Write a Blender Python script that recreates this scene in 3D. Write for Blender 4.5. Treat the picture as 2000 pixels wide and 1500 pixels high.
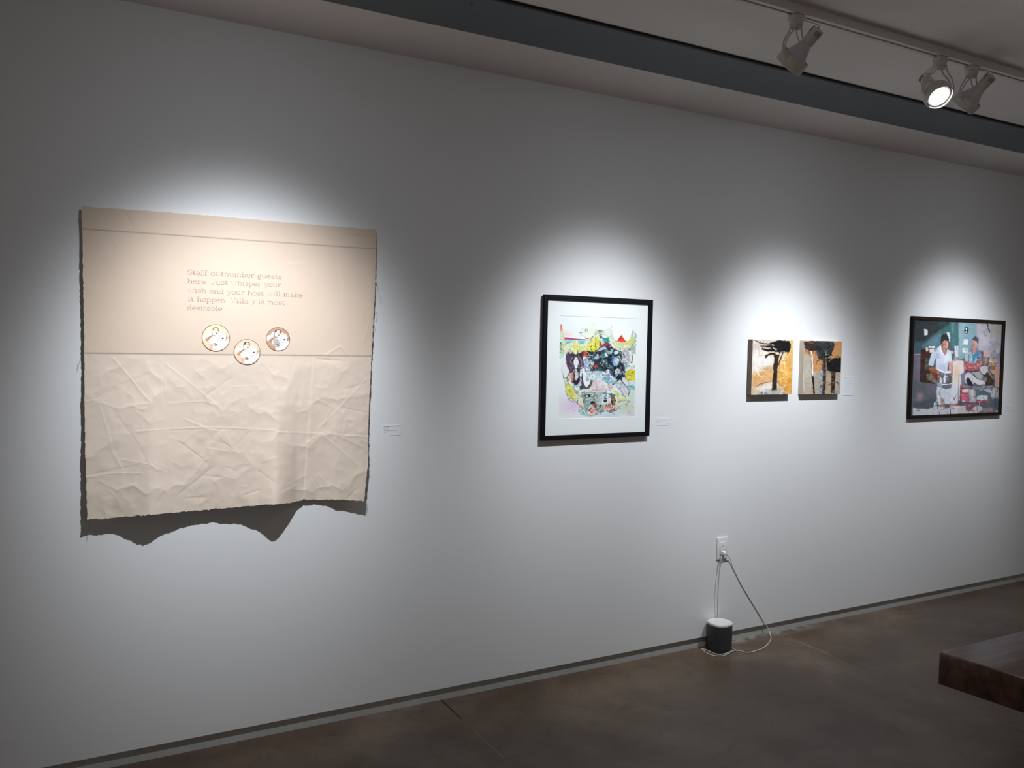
import bpy, bmesh, math, random
import numpy as np
from mathutils import Vector, Matrix

random.seed(7)
S = bpy.context.scene
for o in list(bpy.data.objects):
    bpy.data.objects.remove(o)

# ------------------------------------------------------------------ camera
FPX, CAMD, CAMH = 1640.0, 3.2, 1.5143702
ROT = np.array([[0.87519016, -0.48342802, 0.01842616],
                [-0.00581477, -0.0485969, -0.99880155],
                [0.48374411, 0.87403415, -0.04534255]])          # rows: right, down, forward in world axes
CAM = np.array([0.0, -CAMD, CAMH])
cd = bpy.data.cameras.new('camera')
co = bpy.data.objects.new('camera', cd)
S.collection.objects.link(co)
S.camera = co
cd.sensor_width = 36.0
cd.lens = 36.0 * FPX / 2000.0
cd.clip_start = 0.02
m = Matrix.Identity(4)
for i in range(3):
    m[i][0] = ROT[0][i]; m[i][1] = -ROT[1][i]; m[i][2] = -ROT[2][i]; m[i][3] = CAM[i]
co.matrix_world = m

# ------------------------------------------------------------------ world, exposure
S.view_settings.view_transform = 'Standard'
S.view_settings.look = 'None'
S.view_settings.gamma = 1.0
S.view_settings.exposure = 0.0
S.view_settings.use_curve_mapping = False
W = bpy.data.worlds.new('dim_gallery_ambience')
S.world = W
W.use_nodes = True
bg = W.node_tree.nodes['Background']
bg.inputs[0].default_value = (1.0, 0.94, 0.90, 1)
bg.inputs[1].default_value = 0.195
S.cycles.max_bounces = 6
S.cycles.diffuse_bounces = 4

LAMP_COL = (0.905, 0.95, 1.0)


def art_spot(name, loc, aim, power, s1=0.40, s2=0.80, wide=0.05):
    """PAR lamp with a soft beam profile and a weaker halo of spill."""
    ld = bpy.data.lights.new(name, 'SPOT')
    ld.energy = power
    ld.color = LAMP_COL
    ld.spot_size = math.radians(150)
    ld.spot_blend = 0.35
    ld.shadow_soft_size = 0.012
    ld.use_nodes = True
    nt = ld.node_tree
    em = nt.nodes['Emission']
    tc = nt.nodes.new('ShaderNodeTexCoord')
    sx = nt.nodes.new('ShaderNodeSeparateXYZ')
    nm = nt.nodes.new('ShaderNodeVectorMath'); nm.operation = 'NORMALIZE'
    nt.links.new(tc.outputs['Normal'], nm.inputs[0])
    nt.links.new(nm.outputs[0], sx.inputs[0])

    def mth(op, a, b=None):
        n = nt.nodes.new('ShaderNodeMath'); n.operation = op
        for i, v in enumerate((a, b)):
            if v is None:
                continue
            if isinstance(v, (int, float)):
                n.inputs[i].default_value = v
            else:
                nt.links.new(v, n.inputs[i])
        return n.outputs[0]
    c = mth('ABSOLUTE', sx.outputs[2])
    q = mth('MULTIPLY', mth('SUBTRACT', 1.0, c), 2.0)
    g1 = mth('POWER', math.e, mth('MULTIPLY', mth('POWER', mth('MULTIPLY', q, 1.0 / s1 ** 2), 2.0), -1.0))
    g2 = mth('POWER', math.e, mth('MULTIPLY', q, -1.0 / s2 ** 2))
    st = mth('ADD', g1, mth('MULTIPLY', g2, wide))
    nt.links.new(st, em.inputs['Strength'])
    ob = bpy.data.objects.new(name, ld)
    S.collection.objects.link(ob)
    d = (Vector(aim) - Vector(loc)).normalized()
    ob.rotation_mode = 'QUATERNION'
    ob.rotation_quaternion = d.to_track_quat('-Z', 'Y')
    ob.location = loc
    return ob


# (position of lamp face, point aimed at, power)
LAMPS = {
    'cloth':   ((0.56, -1.09, 2.485), (0.63, 0.0, 1.31), 172.0, 0.38),
    'frame':   ((2.225, -1.085, 2.485), (2.22, 0.0, 1.18), 128.0, 0.385),
    'diptych': ((3.210, -1.075, 2.500), (3.44, 0.0, 1.03), 168.0),
    'figure':  ((4.760, -1.085, 2.485), (4.88, 0.0, 1.22), 112.0),
    'room':    ((2.985, -1.140, 2.486), (2.35, -3.1, 0.3), 230.0),
}
for k_, v_ in LAMPS.items():
    art_spot('spot_beam', *v_)


# ------------------------------------------------------------------ geometry helpers
def ray(p):
    return ROT.T @ np.array([(p[0] - 1000) / FPX, (p[1] - 750) / FPX, 1.0])


def aty(p, y):
    """where the sight line of a photo point meets the plane y (parallel to the wall)"""
    d = ray(p); return CAM + d * ((y + CAMD) / d[1])


def atz(p, z):
    d = ray(p); return CAM + d * ((z - CAMH) / d[2])


def toph(X, Y, Z):
    P = np.stack([X - CAM[0], Y - CAM[1], Z - CAM[2]], -1) @ ROT.T
    return 1000 + FPX * P[..., 0] / P[..., 2], 750 + FPX * P[..., 1] / P[..., 2]


def link(ob):
    S.collection.objects.link(ob); return ob


def thing(name, label, cat, loc=(0, 0, 0), group=None):
    o = link(bpy.data.objects.new(name, None))
    o.empty_display_size = 0.05
    o.location = loc
    o['label'] = label; o['category'] = cat
    if group:
        o['group'] = group
    return o


def tag(o, label, cat, group=None):
    o['label'] = label; o['category'] = cat
    if group:
        o['group'] = group
    return o


def org_of(p):
    while p.parent:
        p = p.parent
    return p.location.copy()


class MB:
    """collects shapes given in world coordinates, then links ONE mesh"""
    def __init__(s):
        s.bm = bmesh.new()

    def _bevel(s, geom, w, seg=2):
        ed = list({e for v in geom for e in v.link_edges})
        bmesh.ops.bevel(s.bm, geom=ed, offset=w, segments=seg, affect='EDGES', profile=0.5)

    def box(s, lo, hi, bev=0, seg=2, mat=None):
        vs = []
        for x in (lo[0], hi[0]):
            for y in (lo[1], hi[1]):
                for z in (lo[2], hi[2]):
                    v = Vector((x, y, z))
                    if mat is not None:
                        v = mat @ v
                    vs.append(s.bm.verts.new(v))
        for f in ((0, 1, 3, 2), (4, 6, 7, 5), (0, 4, 5, 1), (2, 3, 7, 6), (0, 2, 6, 4), (1, 5, 7, 3)):
            s.bm.faces.new([vs[i] for i in f])
        if bev:
            s._bevel(vs, bev, seg)
        return s

    def prism(s, pts, direction, bev=0, seg=2):
        n = len(pts); d = Vector(direction)
        a = [s.bm.verts.new(Vector(p)) for p in pts]
        b = [s.bm.verts.new(Vector(p) + d) for p in pts]
        s.bm.faces.new(a); s.bm.faces.new(b[::-1])
        for i in range(n):
            s.bm.faces.new([a[i], b[i], b[(i + 1) % n], a[(i + 1) % n]])
        if bev:
            s._bevel(a + b, bev, seg)
        return s

    def lathe(s, prof, mat=None, n=40, cap=True, sup=None):
        """profile [(radius, height)]; sup = superellipse power for squarish rings"""
        mat = mat or Matrix.Identity(4)
        rings = []
        for r, h in prof:
            ring = []
            for i in range(n):
                t = 2 * math.pi * i / n
                c, q = math.cos(t), math.sin(t)
                if sup:
                    c = math.copysign(abs(c) ** (2 / sup), c); q = math.copysign(abs(q) ** (2 / sup), q)
                ring.append(s.bm.verts.new(mat @ Vector((r * c, r * q, h))))
            rings.append(ring)
        for a, b in zip(rings, rings[1:]):
            for i in range(n):
                s.bm.faces.new([a[i], a[(i + 1) % n], b[(i + 1) % n], b[i]])
        if cap:
            s.bm.faces.new(rings[0][::-1]); s.bm.faces.new(rings[-1])
        return s

    def tube(s, pts, r, n=8, smooth=True):
        P = [Vector(p) for p in pts]
        if smooth and len(P) > 2:
            Q = []
            for i in range(len(P) - 1):
                a = P[max(i - 1, 0)]; b = P[i]; c = P[i + 1]; d = P[min(i + 2, len(P) - 1)]
                for k in range(6):
                    t = k / 6
                    Q.append(0.5 * ((2 * b) + (c - a) * t + (2 * a - 5 * b + 4 * c - d) * t * t + (3 * b - a - 3 * c + d) * t ** 3))
            Q.append(P[-1]); P = Q
        rings = []
        up = Vector((0.13, 0.9, 0.31)).normalized()
        for i, p in enumerate(P):
            t = (P[min(i + 1, len(P) - 1)] - P[max(i - 1, 0)])
            if t.length < 1e-9:
                t = Vector((0, 0, 1))
            t.normalize()
            u = up - t * up.dot(t)
            if u.length < 1e-4:
                u = t.orthogonal()
            u.normalize(); up = u; w = t.cross(u)
            rr = r[i * (len(r) - 1) // max(1, len(P) - 1)] if isinstance(r, (list, tuple)) else r
            rings.append([s.bm.verts.new(p + (u * math.cos(2 * math.pi * k / n) + w * math.sin(2 * math.pi * k / n)) * rr) for k in range(n)])
        for a, b in zip(rings, rings[1:]):
            for k in range(n):
                s.bm.faces.new([a[k], a[(k + 1) % n], b[(k + 1) % n], b[k]])
        s.bm.faces.new(rings[0][::-1]); s.bm.faces.new(rings[-1])
        return s

    def build(s, name, mat, parent=None, smooth=None, origin=None):
        bmesh.ops.recalc_face_normals(s.bm, faces=s.bm.faces)
        me = bpy.data.meshes.new(name)
        org = org_of(parent) if parent else Vector(origin or (0, 0, 0))
        s.bm.transform(Matrix.Translation(-org))
        s.bm.to_mesh(me); s.bm.free()
        me.materials.append(mat)
        if smooth:
            for p in me.polygons:
                p.use_smooth = True
            if smooth != 'all':
                try:
                    me.set_sharp_from_angle(angle=math.radians(35))
                except Exception:
                    pass
        ob = link(bpy.data.objects.new(name, me))
        if parent:
            ob.parent = parent
        else:
            ob.location = org
        return ob


# ------------------------------------------------------------------ materials
def srgb(h):
    if isinstance(h, str):
        c = [int(h[i:i + 2], 16) / 255 for i in (0, 2, 4)]
    else:
        c = [v / 255 for v in h]
    return tuple(v / 12.92 if v <= 0.04045 else ((v + 0.055) / 1.055) ** 2.4 for v in c)


def nodes(mt):
    nt = mt.node_tree
    return nt, nt.nodes['Principled BSDF']


def mat(name, col, rough=0.6, metal=0.0, noise=None, bump=None, spec=0.5, coat=0):
    """noise=(scale, amount) mottles the colour; bump=(scale, strength)"""
    mt = bpy.data.materials.new(name); mt.use_nodes = True
    nt, b = nodes(mt)
    c = srgb(col) if isinstance(col, str) else col
    b.inputs['Base Color'].default_value = (*c, 1)
    b.inputs['Roughness'].default_value = rough
    b.inputs['Metallic'].default_value = metal
    b.inputs['Specular IOR Level'].default_value = spec
    if coat:
        b.inputs['Coat Weight'].default_value = coat
        b.inputs['Coat Roughness'].default_value = 0.15
    tc = nt.nodes.new('ShaderNodeTexCoord')
    if noise:
        n = nt.nodes.new('ShaderNodeTexNoise'); n.inputs['Scale'].default_value = noise[0]
        n.inputs['Detail'].default_value = 6
        nt.links.new(tc.outputs['Object'], n.inputs['Vector'])
        mx = nt.nodes.new('ShaderNodeMix'); mx.data_type = 'RGBA'
        mx.inputs[6].default_value = (*[v * (1 - noise[1]) for v in c], 1)
        mx.inputs[7].default_value = (*[min(1, v * (1 + noise[1])) for v in c], 1)
        nt.links.new(n.outputs['Fac'], mx.inputs[0])
        nt.links.new(mx.outputs[2], b.inputs['Base Color'])
    if bump:
        n = nt.nodes.new('ShaderNodeTexNoise'); n.inputs['Scale'].default_value = bump[0]
        n.inputs['Detail'].default_value = 3
        nt.links.new(tc.outputs['Object'], n.inputs['Vector'])
        bp = nt.nodes.new('ShaderNodeBump'); bp.inputs['Strength'].default_value = bump[1]
        bp.inputs['Distance'].default_value = 0.002
        nt.links.new(n.outputs['Fac'], bp.inputs['Height'])
        nt.links.new(bp.outputs[0], b.inputs['Normal'])
    return mt


def attr_mat(name, rough=0.6, bump=None, spec=0.5, coat=0, gain=1.0):
    """procedural material whose pigment is the painted colour attribute"""
    mt = mat(name, (0.8, 0.8, 0.8), rough, bump=bump, spec=spec, coat=coat)
    nt, b = nodes(mt)
    a = nt.nodes.new('ShaderNodeAttribute'); a.attribute_name = 'pigment'
    mm = nt.nodes.new('ShaderNodeVectorMath'); mm.operation = 'SCALE'
    mm.inputs['Scale'].default_value = gain
    nt.links.new(a.outputs['Color'], mm.inputs[0])
    nt.links.new(mm.outputs[0], b.inputs['Base Color'])
    return mt


WALL = mat('white_wall_paint', (0.73, 0.735, 0.74), 0.75, noise=(1.6, 0.015), bump=(260, 0.06), spec=0.25)
SOFFIT = mat('warm_white_ceiling_paint', (0.88, 0.82, 0.79), 0.85, noise=(1.2, 0.03), bump=(160, 0.15), spec=0.2)
BEAM = mat('slate_blue_beam_paint', (0.135, 0.155, 0.175), 0.55, noise=(5, 0.10), bump=(60, 0.2), spec=0.4)
BASE = mat('grey_base_strip_paint', (0.40, 0.405, 0.40), 0.6, noise=(14, 0.15), bump=(60, 0.2))
DARK = mat('dark_gap', (0.012, 0.012, 0.012), 0.9)
BLACKW = mat('black_stained_wood', (0.007, 0.007, 0.008), 0.6, noise=(60, 0.3), bump=(120, 0.1), spec=0.08)
BROWNW = mat('dark_walnut_moulding', (0.016, 0.010, 0.008), 0.6, noise=(50, 0.4), bump=(120, 0.12), spec=0.12)
MATBOARD = mat('white_mat_board', (0.87, 0.875, 0.88), 0.9, bump=(700, 0.05), spec=0.1)
BEVELW = mat('white_mat_core', (0.93, 0.93, 0.93), 0.9, spec=0.1)
CARD = mat('white_card', (0.74, 0.75, 0.78), 0.7)
INK = mat('grey_print_ink', (0.16, 0.16, 0.18), 0.8)
PLASTIC = mat('white_plastic', (0.74, 0.74, 0.74), 0.35, noise=(30, 0.02))
CORD = mat('white_rubber_cord', (0.62, 0.62, 0.58), 0.5, noise=(80, 0.05))
CORDG = mat('grey_thin_cable', (0.42, 0.38, 0.36), 0.55, noise=(80, 0.05))
SLOT = mat('dark_slot', (0.02, 0.02, 0.02), 0.7)
TRACKM = mat('cream_white_enamel', (0.72, 0.68, 0.64), 0.45, noise=(20, 0.03))
LAMPM = mat('aged_white_lamp_enamel', (0.68, 0.635, 0.58), 0.42, noise=(35, 0.05), bump=(80, 0.05))
BULB = mat('frosted_reflector_glass', (0.62, 0.62, 0.64), 0.3, noise=(20, 0.03))
FABRIC_T = mat('tan_thread', (0.46, 0.29, 0.19), 0.85, noise=(220, 0.45), bump=(900, 0.5))
FABRIC_B = mat('brown_thread', (0.20, 0.12, 0.085), 0.85, noise=(300, 0.3), bump=(900, 0.5))
LOOSE = mat('loose_canvas_thread', (0.5, 0.42, 0.34), 0.9, noise=(300, 0.1))


def linen():
    mt = mat('unbleached_cotton_canvas', (0.66, 0.545, 0.455), 0.9, noise=(3.0, 0.05), spec=0.15)
    nt, b = nodes(mt)
    tc = nt.nodes.new('ShaderNodeTexCoord')
    hs = []
    for ax in ('X', 'Z'):
        w = nt.nodes.new('ShaderNodeTexWave'); w.bands_direction = ax
        w.inputs['Scale'].default_value = 420; w.inputs['Distortion'].default_value = 2.5
        nt.links.new(tc.outputs['Object'], w.inputs['Vector']); hs.append(w)
    ad = nt.nodes.new('ShaderNodeMath'); ad.operation = 'ADD'
    nt.links.new(hs[0].outputs['Fac'], ad.inputs[0]); nt.links.new(hs[1].outputs['Fac'], ad.inputs[1])
    bp = nt.nodes.new('ShaderNodeBump'); bp.inputs['Strength'].default_value = 0.16; bp.inputs['Distance'].default_value = 0.0005
    nt.links.new(ad.outputs[0], bp.inputs['Height']); nt.links.new(bp.outputs[0], b.inputs['Normal'])
    a = nt.nodes.new('ShaderNodeAttribute'); a.attribute_name = 'pigment'
    nt.links.new(a.outputs['Color'], b.inputs['Base Color'])
    return mt


LINEN = linen()


def floor_mat():
    mt = mat('stained_concrete', (0.05, 0.04, 0.03), 0.4, spec=0.45)
    nt, b = nodes(mt)
    L = nt.links
    tc = nt.nodes.new('ShaderNodeTexCoord')

    def noise(sc, det=6, rough=0.6, dist=0.0, off=(0, 0, 0)):
        mp = nt.nodes.new('ShaderNodeMapping'); mp.inputs['Location'].default_value = off
        L.new(tc.outputs['Object'], mp.inputs[0])
        n = nt.nodes.new('ShaderNodeTexNoise'); n.inputs['Scale'].default_value = sc
        n.inputs['Detail'].default_value = det; n.inputs['Roughness'].default_value = rough
        n.inputs['Distortion'].default_value = dist
        L.new(mp.outputs[0], n.inputs['Vector']); return n.outputs['Fac']

    def m(op, *a):
        n = nt.nodes.new('ShaderNodeMath'); n.operation = op
        for i, v in enumerate(a):
            if isinstance(v, (int, float)):
                n.inputs[i].default_value = v
            else:
                L.new(v, n.inputs[i])
        n.use_clamp = False
        return n.outputs[0]

    def ramp(f, stops):
        r = nt.nodes.new('ShaderNodeValToRGB')
        el = r.color_ramp.elements
        el[0].position, el[0].color = stops[0][0], (*stops[0][1], 1)
        el[1].position, el[1].color = stops[1][0], (*stops[1][1], 1)
        for p, c in stops[2:]:
            e = el.new(p); e.color = (*c, 1)
        L.new(f, r.inputs[0]); return r.outputs[0]

    def mix(f, a, c):
        n = nt.nodes.new('ShaderNodeMix'); n.data_type = 'RGBA'
        if isinstance(f, (int, float)):
            n.inputs[0].default_value = f
        else:
            L.new(f, n.inputs[0])
        for i, v in ((6, a), (7, c)):
            if isinstance(v, tuple):
                n.inputs[i].default_value = (*v, 1)
            else:
                L.new(v, n.inputs[i])
        return n.outputs[2]

    def step(v, a, c):
        n = nt.nodes.new('ShaderNodeMapRange'); n.interpolation_type = 'SMOOTHSTEP'
        L.new(v, n.inputs[0]); n.inputs[1].default_value = a; n.inputs[2].default_value = c
        return n.outputs[0]
    base = ramp(noise(1.3, 8, 0.62, 0.6), [(0.30, (0.062, 0.038, 0.023)), (0.70, (0.185, 0.135, 0.092)), (0.50, (0.105, 0.070, 0.045))])
    cool = step(noise(0.9, 5, 0.6, 0.3, (5, 2, 0)), 0.50, 0.68)
    base = mix(m('MULTIPLY', cool, 0.55), base, (0.098, 0.082, 0.072))
    blot = step(noise(9, 9, 0.75, 0.4, (1, 7, 0)), 0.50, 0.68)
    base = mix(m('MULTIPLY', blot, 0.45), base, (0.045, 0.033, 0.026))
    speck = step(noise(60, 2, 0.5, 0, (3, 3, 0)), 0.70, 0.78)
    base = mix(m('MULTIPLY', speck, 0.4), base, (0.20, 0.17, 0.14))
    sp = nt.nodes.new('ShaderNodeSeparateXYZ'); L.new(tc.outputs['Object'], sp.inputs[0])
    X, Y = sp.outputs[0], sp.outputs[1]
    wob = m('MULTIPLY', m('SUBTRACT', noise(5, 3), 0.5), 0.035)
    # saw cut joint at x = 1.46: open and dark near the wall, filled and pale further out
    d1 = m('ABSOLUTE', m('SUBTRACT', X, 1.46))
    j1 = m('LESS_THAN', d1, 0.0035)
    near = m('GREATER_THAN', Y, -0.19)
    base = mix(m('MULTIPLY', j1, near), base, (0.006, 0.005, 0.004))
    far = m('MULTIPLY', m('LESS_THAN', Y, -0.30), m('GREATER_THAN', noise(2.3, 2, 0.5, 0, (0, 3, 0)), 0.44))
    base = mix(m('MULTIPLY', m('MULTIPLY', m('LESS_THAN', d1, 0.0022), far), 0.6), base, (0.22, 0.20, 0.18))
    # joint at x = 3.42: ragged, with crumbs of pale filler
    d2 = m('ABSOLUTE', m('SUBTRACT', m('ADD', X, wob), 3.42))
    j2 = m('SUBTRACT', 1.0, step(d2, 0.002, 0.009))
    base = mix(m('MULTIPLY', j2, step(noise(9, 4, 0.6, 0, (2, 0, 0)), 0.45, 0.6)), base, (0.19, 0.155, 0.12))
    j3 = m('SUBTRACT', 1.0, step(m('ABSOLUTE', m('SUBTRACT', X, 3.425)), 0.001, 0.005))
    base = mix(m('MULTIPLY', j3, step(noise(6, 3, 0.6, 0, (4, 1, 0)), 0.4, 0.55)), base, (0.02, 0.015, 0.012))
    # pale worn edge of old paint beside the wall
    e1 = m('MULTIPLY', step(Y, -0.07, -0.01), m('MULTIPLY', step(X, 2.9, 3.1), m('SUBTRACT', 1.0, step(X, 3.5, 3.9))))
    base = mix(m('MULTIPLY', e1, step(noise(11, 5), 0.35, 0.6)), base, (0.27, 0.25, 0.22))
    L.new(base, b.inputs['Base Color'])
    r = nt.nodes.new('ShaderNodeMapRange'); L.new(noise(4, 6), r.inputs[0])
    r.inputs[3].default_value = 0.30; r.inputs[4].default_value = 0.55
    L.new(r.outputs[0], b.inputs['Roughness'])
    bp = nt.nodes.new('ShaderNodeBump'); bp.inputs['Strength'].default_value = 0.3; bp.inputs['Distance'].default_value = 0.004
    L.new(noise(18, 6), bp.inputs['Height']); L.new(bp.outputs[0], b.inputs['Normal'])
    return mt


def bench_mat():
    mt = mat('oiled_red_brown_wood', (0.1, 0.05, 0.03), 0.33, spec=0.5, coat=0.3)
    nt, b = nodes(mt); L = nt.links
    tc = nt.nodes.new('ShaderNodeTexCoord')
    mp = nt.nodes.new('ShaderNodeMapping'); mp.inputs['Scale'].default_value = (0.9, 9, 9)
    L.new(tc.outputs['Object'], mp.inputs[0])
    n = nt.nodes.new('ShaderNodeTexNoise'); n.inputs['Scale'].default_value = 3; n.inputs['Detail'].default_value = 8
    n.inputs['Distortion'].default_value = 0.8
    L.new(mp.outputs[0], n.inputs['Vector'])
    r = nt.nodes.new('ShaderNodeValToRGB'); el = r.color_ramp.elements
    el[0].position = 0.3; el[0].color = (0.026, 0.0105, 0.007, 1)
    el[1].position = 0.7; el[1].color = (0.145, 0.066, 0.038, 1)
    L.new(n.outputs['Fac'], r.inputs[0]); L.new(r.outputs[0], b.inputs['Base Color'])
    bp = nt.nodes.new('ShaderNodeBump'); bp.inputs['Strength'].default_value = 0.15; bp.inputs['Distance'].default_value = 0.002
    L.new(n.outputs['Fac'], bp.inputs['Height']); L.new(bp.outputs[0], b.inputs['Normal'])
    return mt


def grille_mat():
    mt = mat('charcoal_perforated_grille', (0.055, 0.058, 0.062), 0.5, metal=0.3)
    nt, b = nodes(mt)
    tc = nt.nodes.new('ShaderNodeTexCoord')
    v = nt.nodes.new('ShaderNodeTexVoronoi'); v.inputs['Scale'].default_value = 420
    nt.links.new(tc.outputs['Object'], v.inputs['Vector'])
    bp = nt.nodes.new('ShaderNodeBump'); bp.inputs['Strength'].default_value = 0.5; bp.inputs['Distance'].default_value = 0.001
    nt.links.new(v.outputs['Distance'], bp.inputs['Height']); nt.links.new(bp.outputs[0], b.inputs['Normal'])
    return mt


def glass_mat():
    mt = bpy.data.materials.new('clear_picture_glass'); mt.use_nodes = True
    nt = mt.node_tree; nt.nodes.clear()
    o = nt.nodes.new('ShaderNodeOutputMaterial'); mx = nt.nodes.new('ShaderNodeMixShader')
    t = nt.nodes.new('ShaderNodeBsdfTransparent'); g = nt.nodes.new('ShaderNodeBsdfGlossy')
    t.inputs[0].default_value = (0.98, 0.99, 0.985, 1); g.inputs['Roughness'].default_value = 0.02
    mx.inputs[0].default_value = 0.03
    nt.links.new(t.outputs[0], mx.inputs[1]); nt.links.new(g.outputs[0], mx.inputs[2])
    nt.links.new(mx.outputs[0], o.inputs[0])
    return mt


def glow_mat(st):
    mt = bpy.data.materials.new('lit_lamp_lens'); mt.use_nodes = True
    nt, b = nodes(mt)
    b.inputs['Base Color'].default_value = (0.9, 0.9, 0.9, 1)
    b.inputs['Emission Color'].default_value = (0.95, 0.98, 1, 1)
    b.inputs['Emission Strength'].default_value = st
    return mt


FLOORM, BENCHM, GRILLE, GLASS, GLOW = floor_mat(), bench_mat(), grille_mat(), glass_mat(), glow_mat(7.0)

# ------------------------------------------------------------------ setting
SOF_Z, BEAM_Y, BEAM_Y2, CEIL_Z = 2.663, -0.367, -0.668, 2.673
XL, XR = -5.0, 12.0


def struct(name, mb, mt, smooth=None):
    o = mb.build(name, mt, smooth=smooth); o['kind'] = 'structure'; return o


struct('floor', MB().box((XL, -8.0, -0.12), (XR, 0.12, 0.0)), FLOORM)
struct('wall_back', MB().box((XL, 0.0, 0.054), (XR, 0.12, 2.95)), WALL)
struct('baseboard_back', MB().box((XL, 0.013, 0.0), (XR, 0.12, 0.054)), BASE)
struct('ceiling', MB().box((XL, -5.6, CEIL_Z), (XR, BEAM_Y2 + 0.004, 2.95)), SOFFIT)
struct('trim_1', MB().box((XL, BEAM_Y + 0.001, SOF_Z), (XR, 0.0, 2.95)), SOFFIT)       # dropped soffit along the wall
tb = MB().box((XL, BEAM_Y2, SOF_Z - 0.003), (XR, BEAM_Y, 2.78), 0.002, 2)
tb.lathe([(0.0045, 0), (0.0045, 0.004)], Matrix.Translation((atz((921, 8), SOF_Z - .004)[0], atz((921, 8), SOF_Z - .004)[1], SOF_Z - 0.0055)), 12)
struct('trim_2', tb, BEAM)                                                             # blue grey painted beam
struct('trim_3', MB().box((XL, BEAM_Y2 - 0.006, CEIL_Z - 0.006), (XR, BEAM_Y2 - 0.0005, CEIL_Z - 0.0005)), DARK)   # dark gap beside the beam

# ------------------------------------------------------------------ painter
def lattice(seed, n=64):
    return np.random.RandomState(seed).rand(n, n)


def vnoise(X, Y, sc, seed=1):
    g = lattice(seed); n = g.shape[0]
    x = X / sc; y = Y / sc
    xi = np.floor(x).astype(int); yi = np.floor(y).astype(int)
    fx = x - xi; fy = y - yi
    fx = fx * fx * (3 - 2 * fx); fy = fy * fy * (3 - 2 * fy)
    a = g[yi % n, xi % n]; b = g[yi % n, (xi + 1) % n]; c = g[(yi + 1) % n, xi % n]; d = g[(yi + 1) % n, (xi + 1) % n]
    return (a * (1 - fx) + b * fx) * (1 - fy) + (c * (1 - fx) + d * fx) * fy


def fbm(X, Y, sc, seed=1, o=4):
    t = 0; a = 0.5
    for i in range(o):
        t = t + a * vnoise(X, Y, sc / 2 ** i, seed + i); a /= 2
    return t / (1 - 0.5 ** o)


def seg_dist(X, Y, pts):
    d = np.full(X.shape, 1e9)
    for (ax, ay), (bx, by) in zip(pts, pts[1:]):
        vx, vy = bx - ax, by - ay
        t = np.clip(((X - ax) * vx + (Y - ay) * vy) / (vx * vx + vy * vy + 1e-9), 0, 1)
        d = np.minimum(d, np.hypot(X - ax - t * vx, Y - ay - t * vy))
    return d


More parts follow.
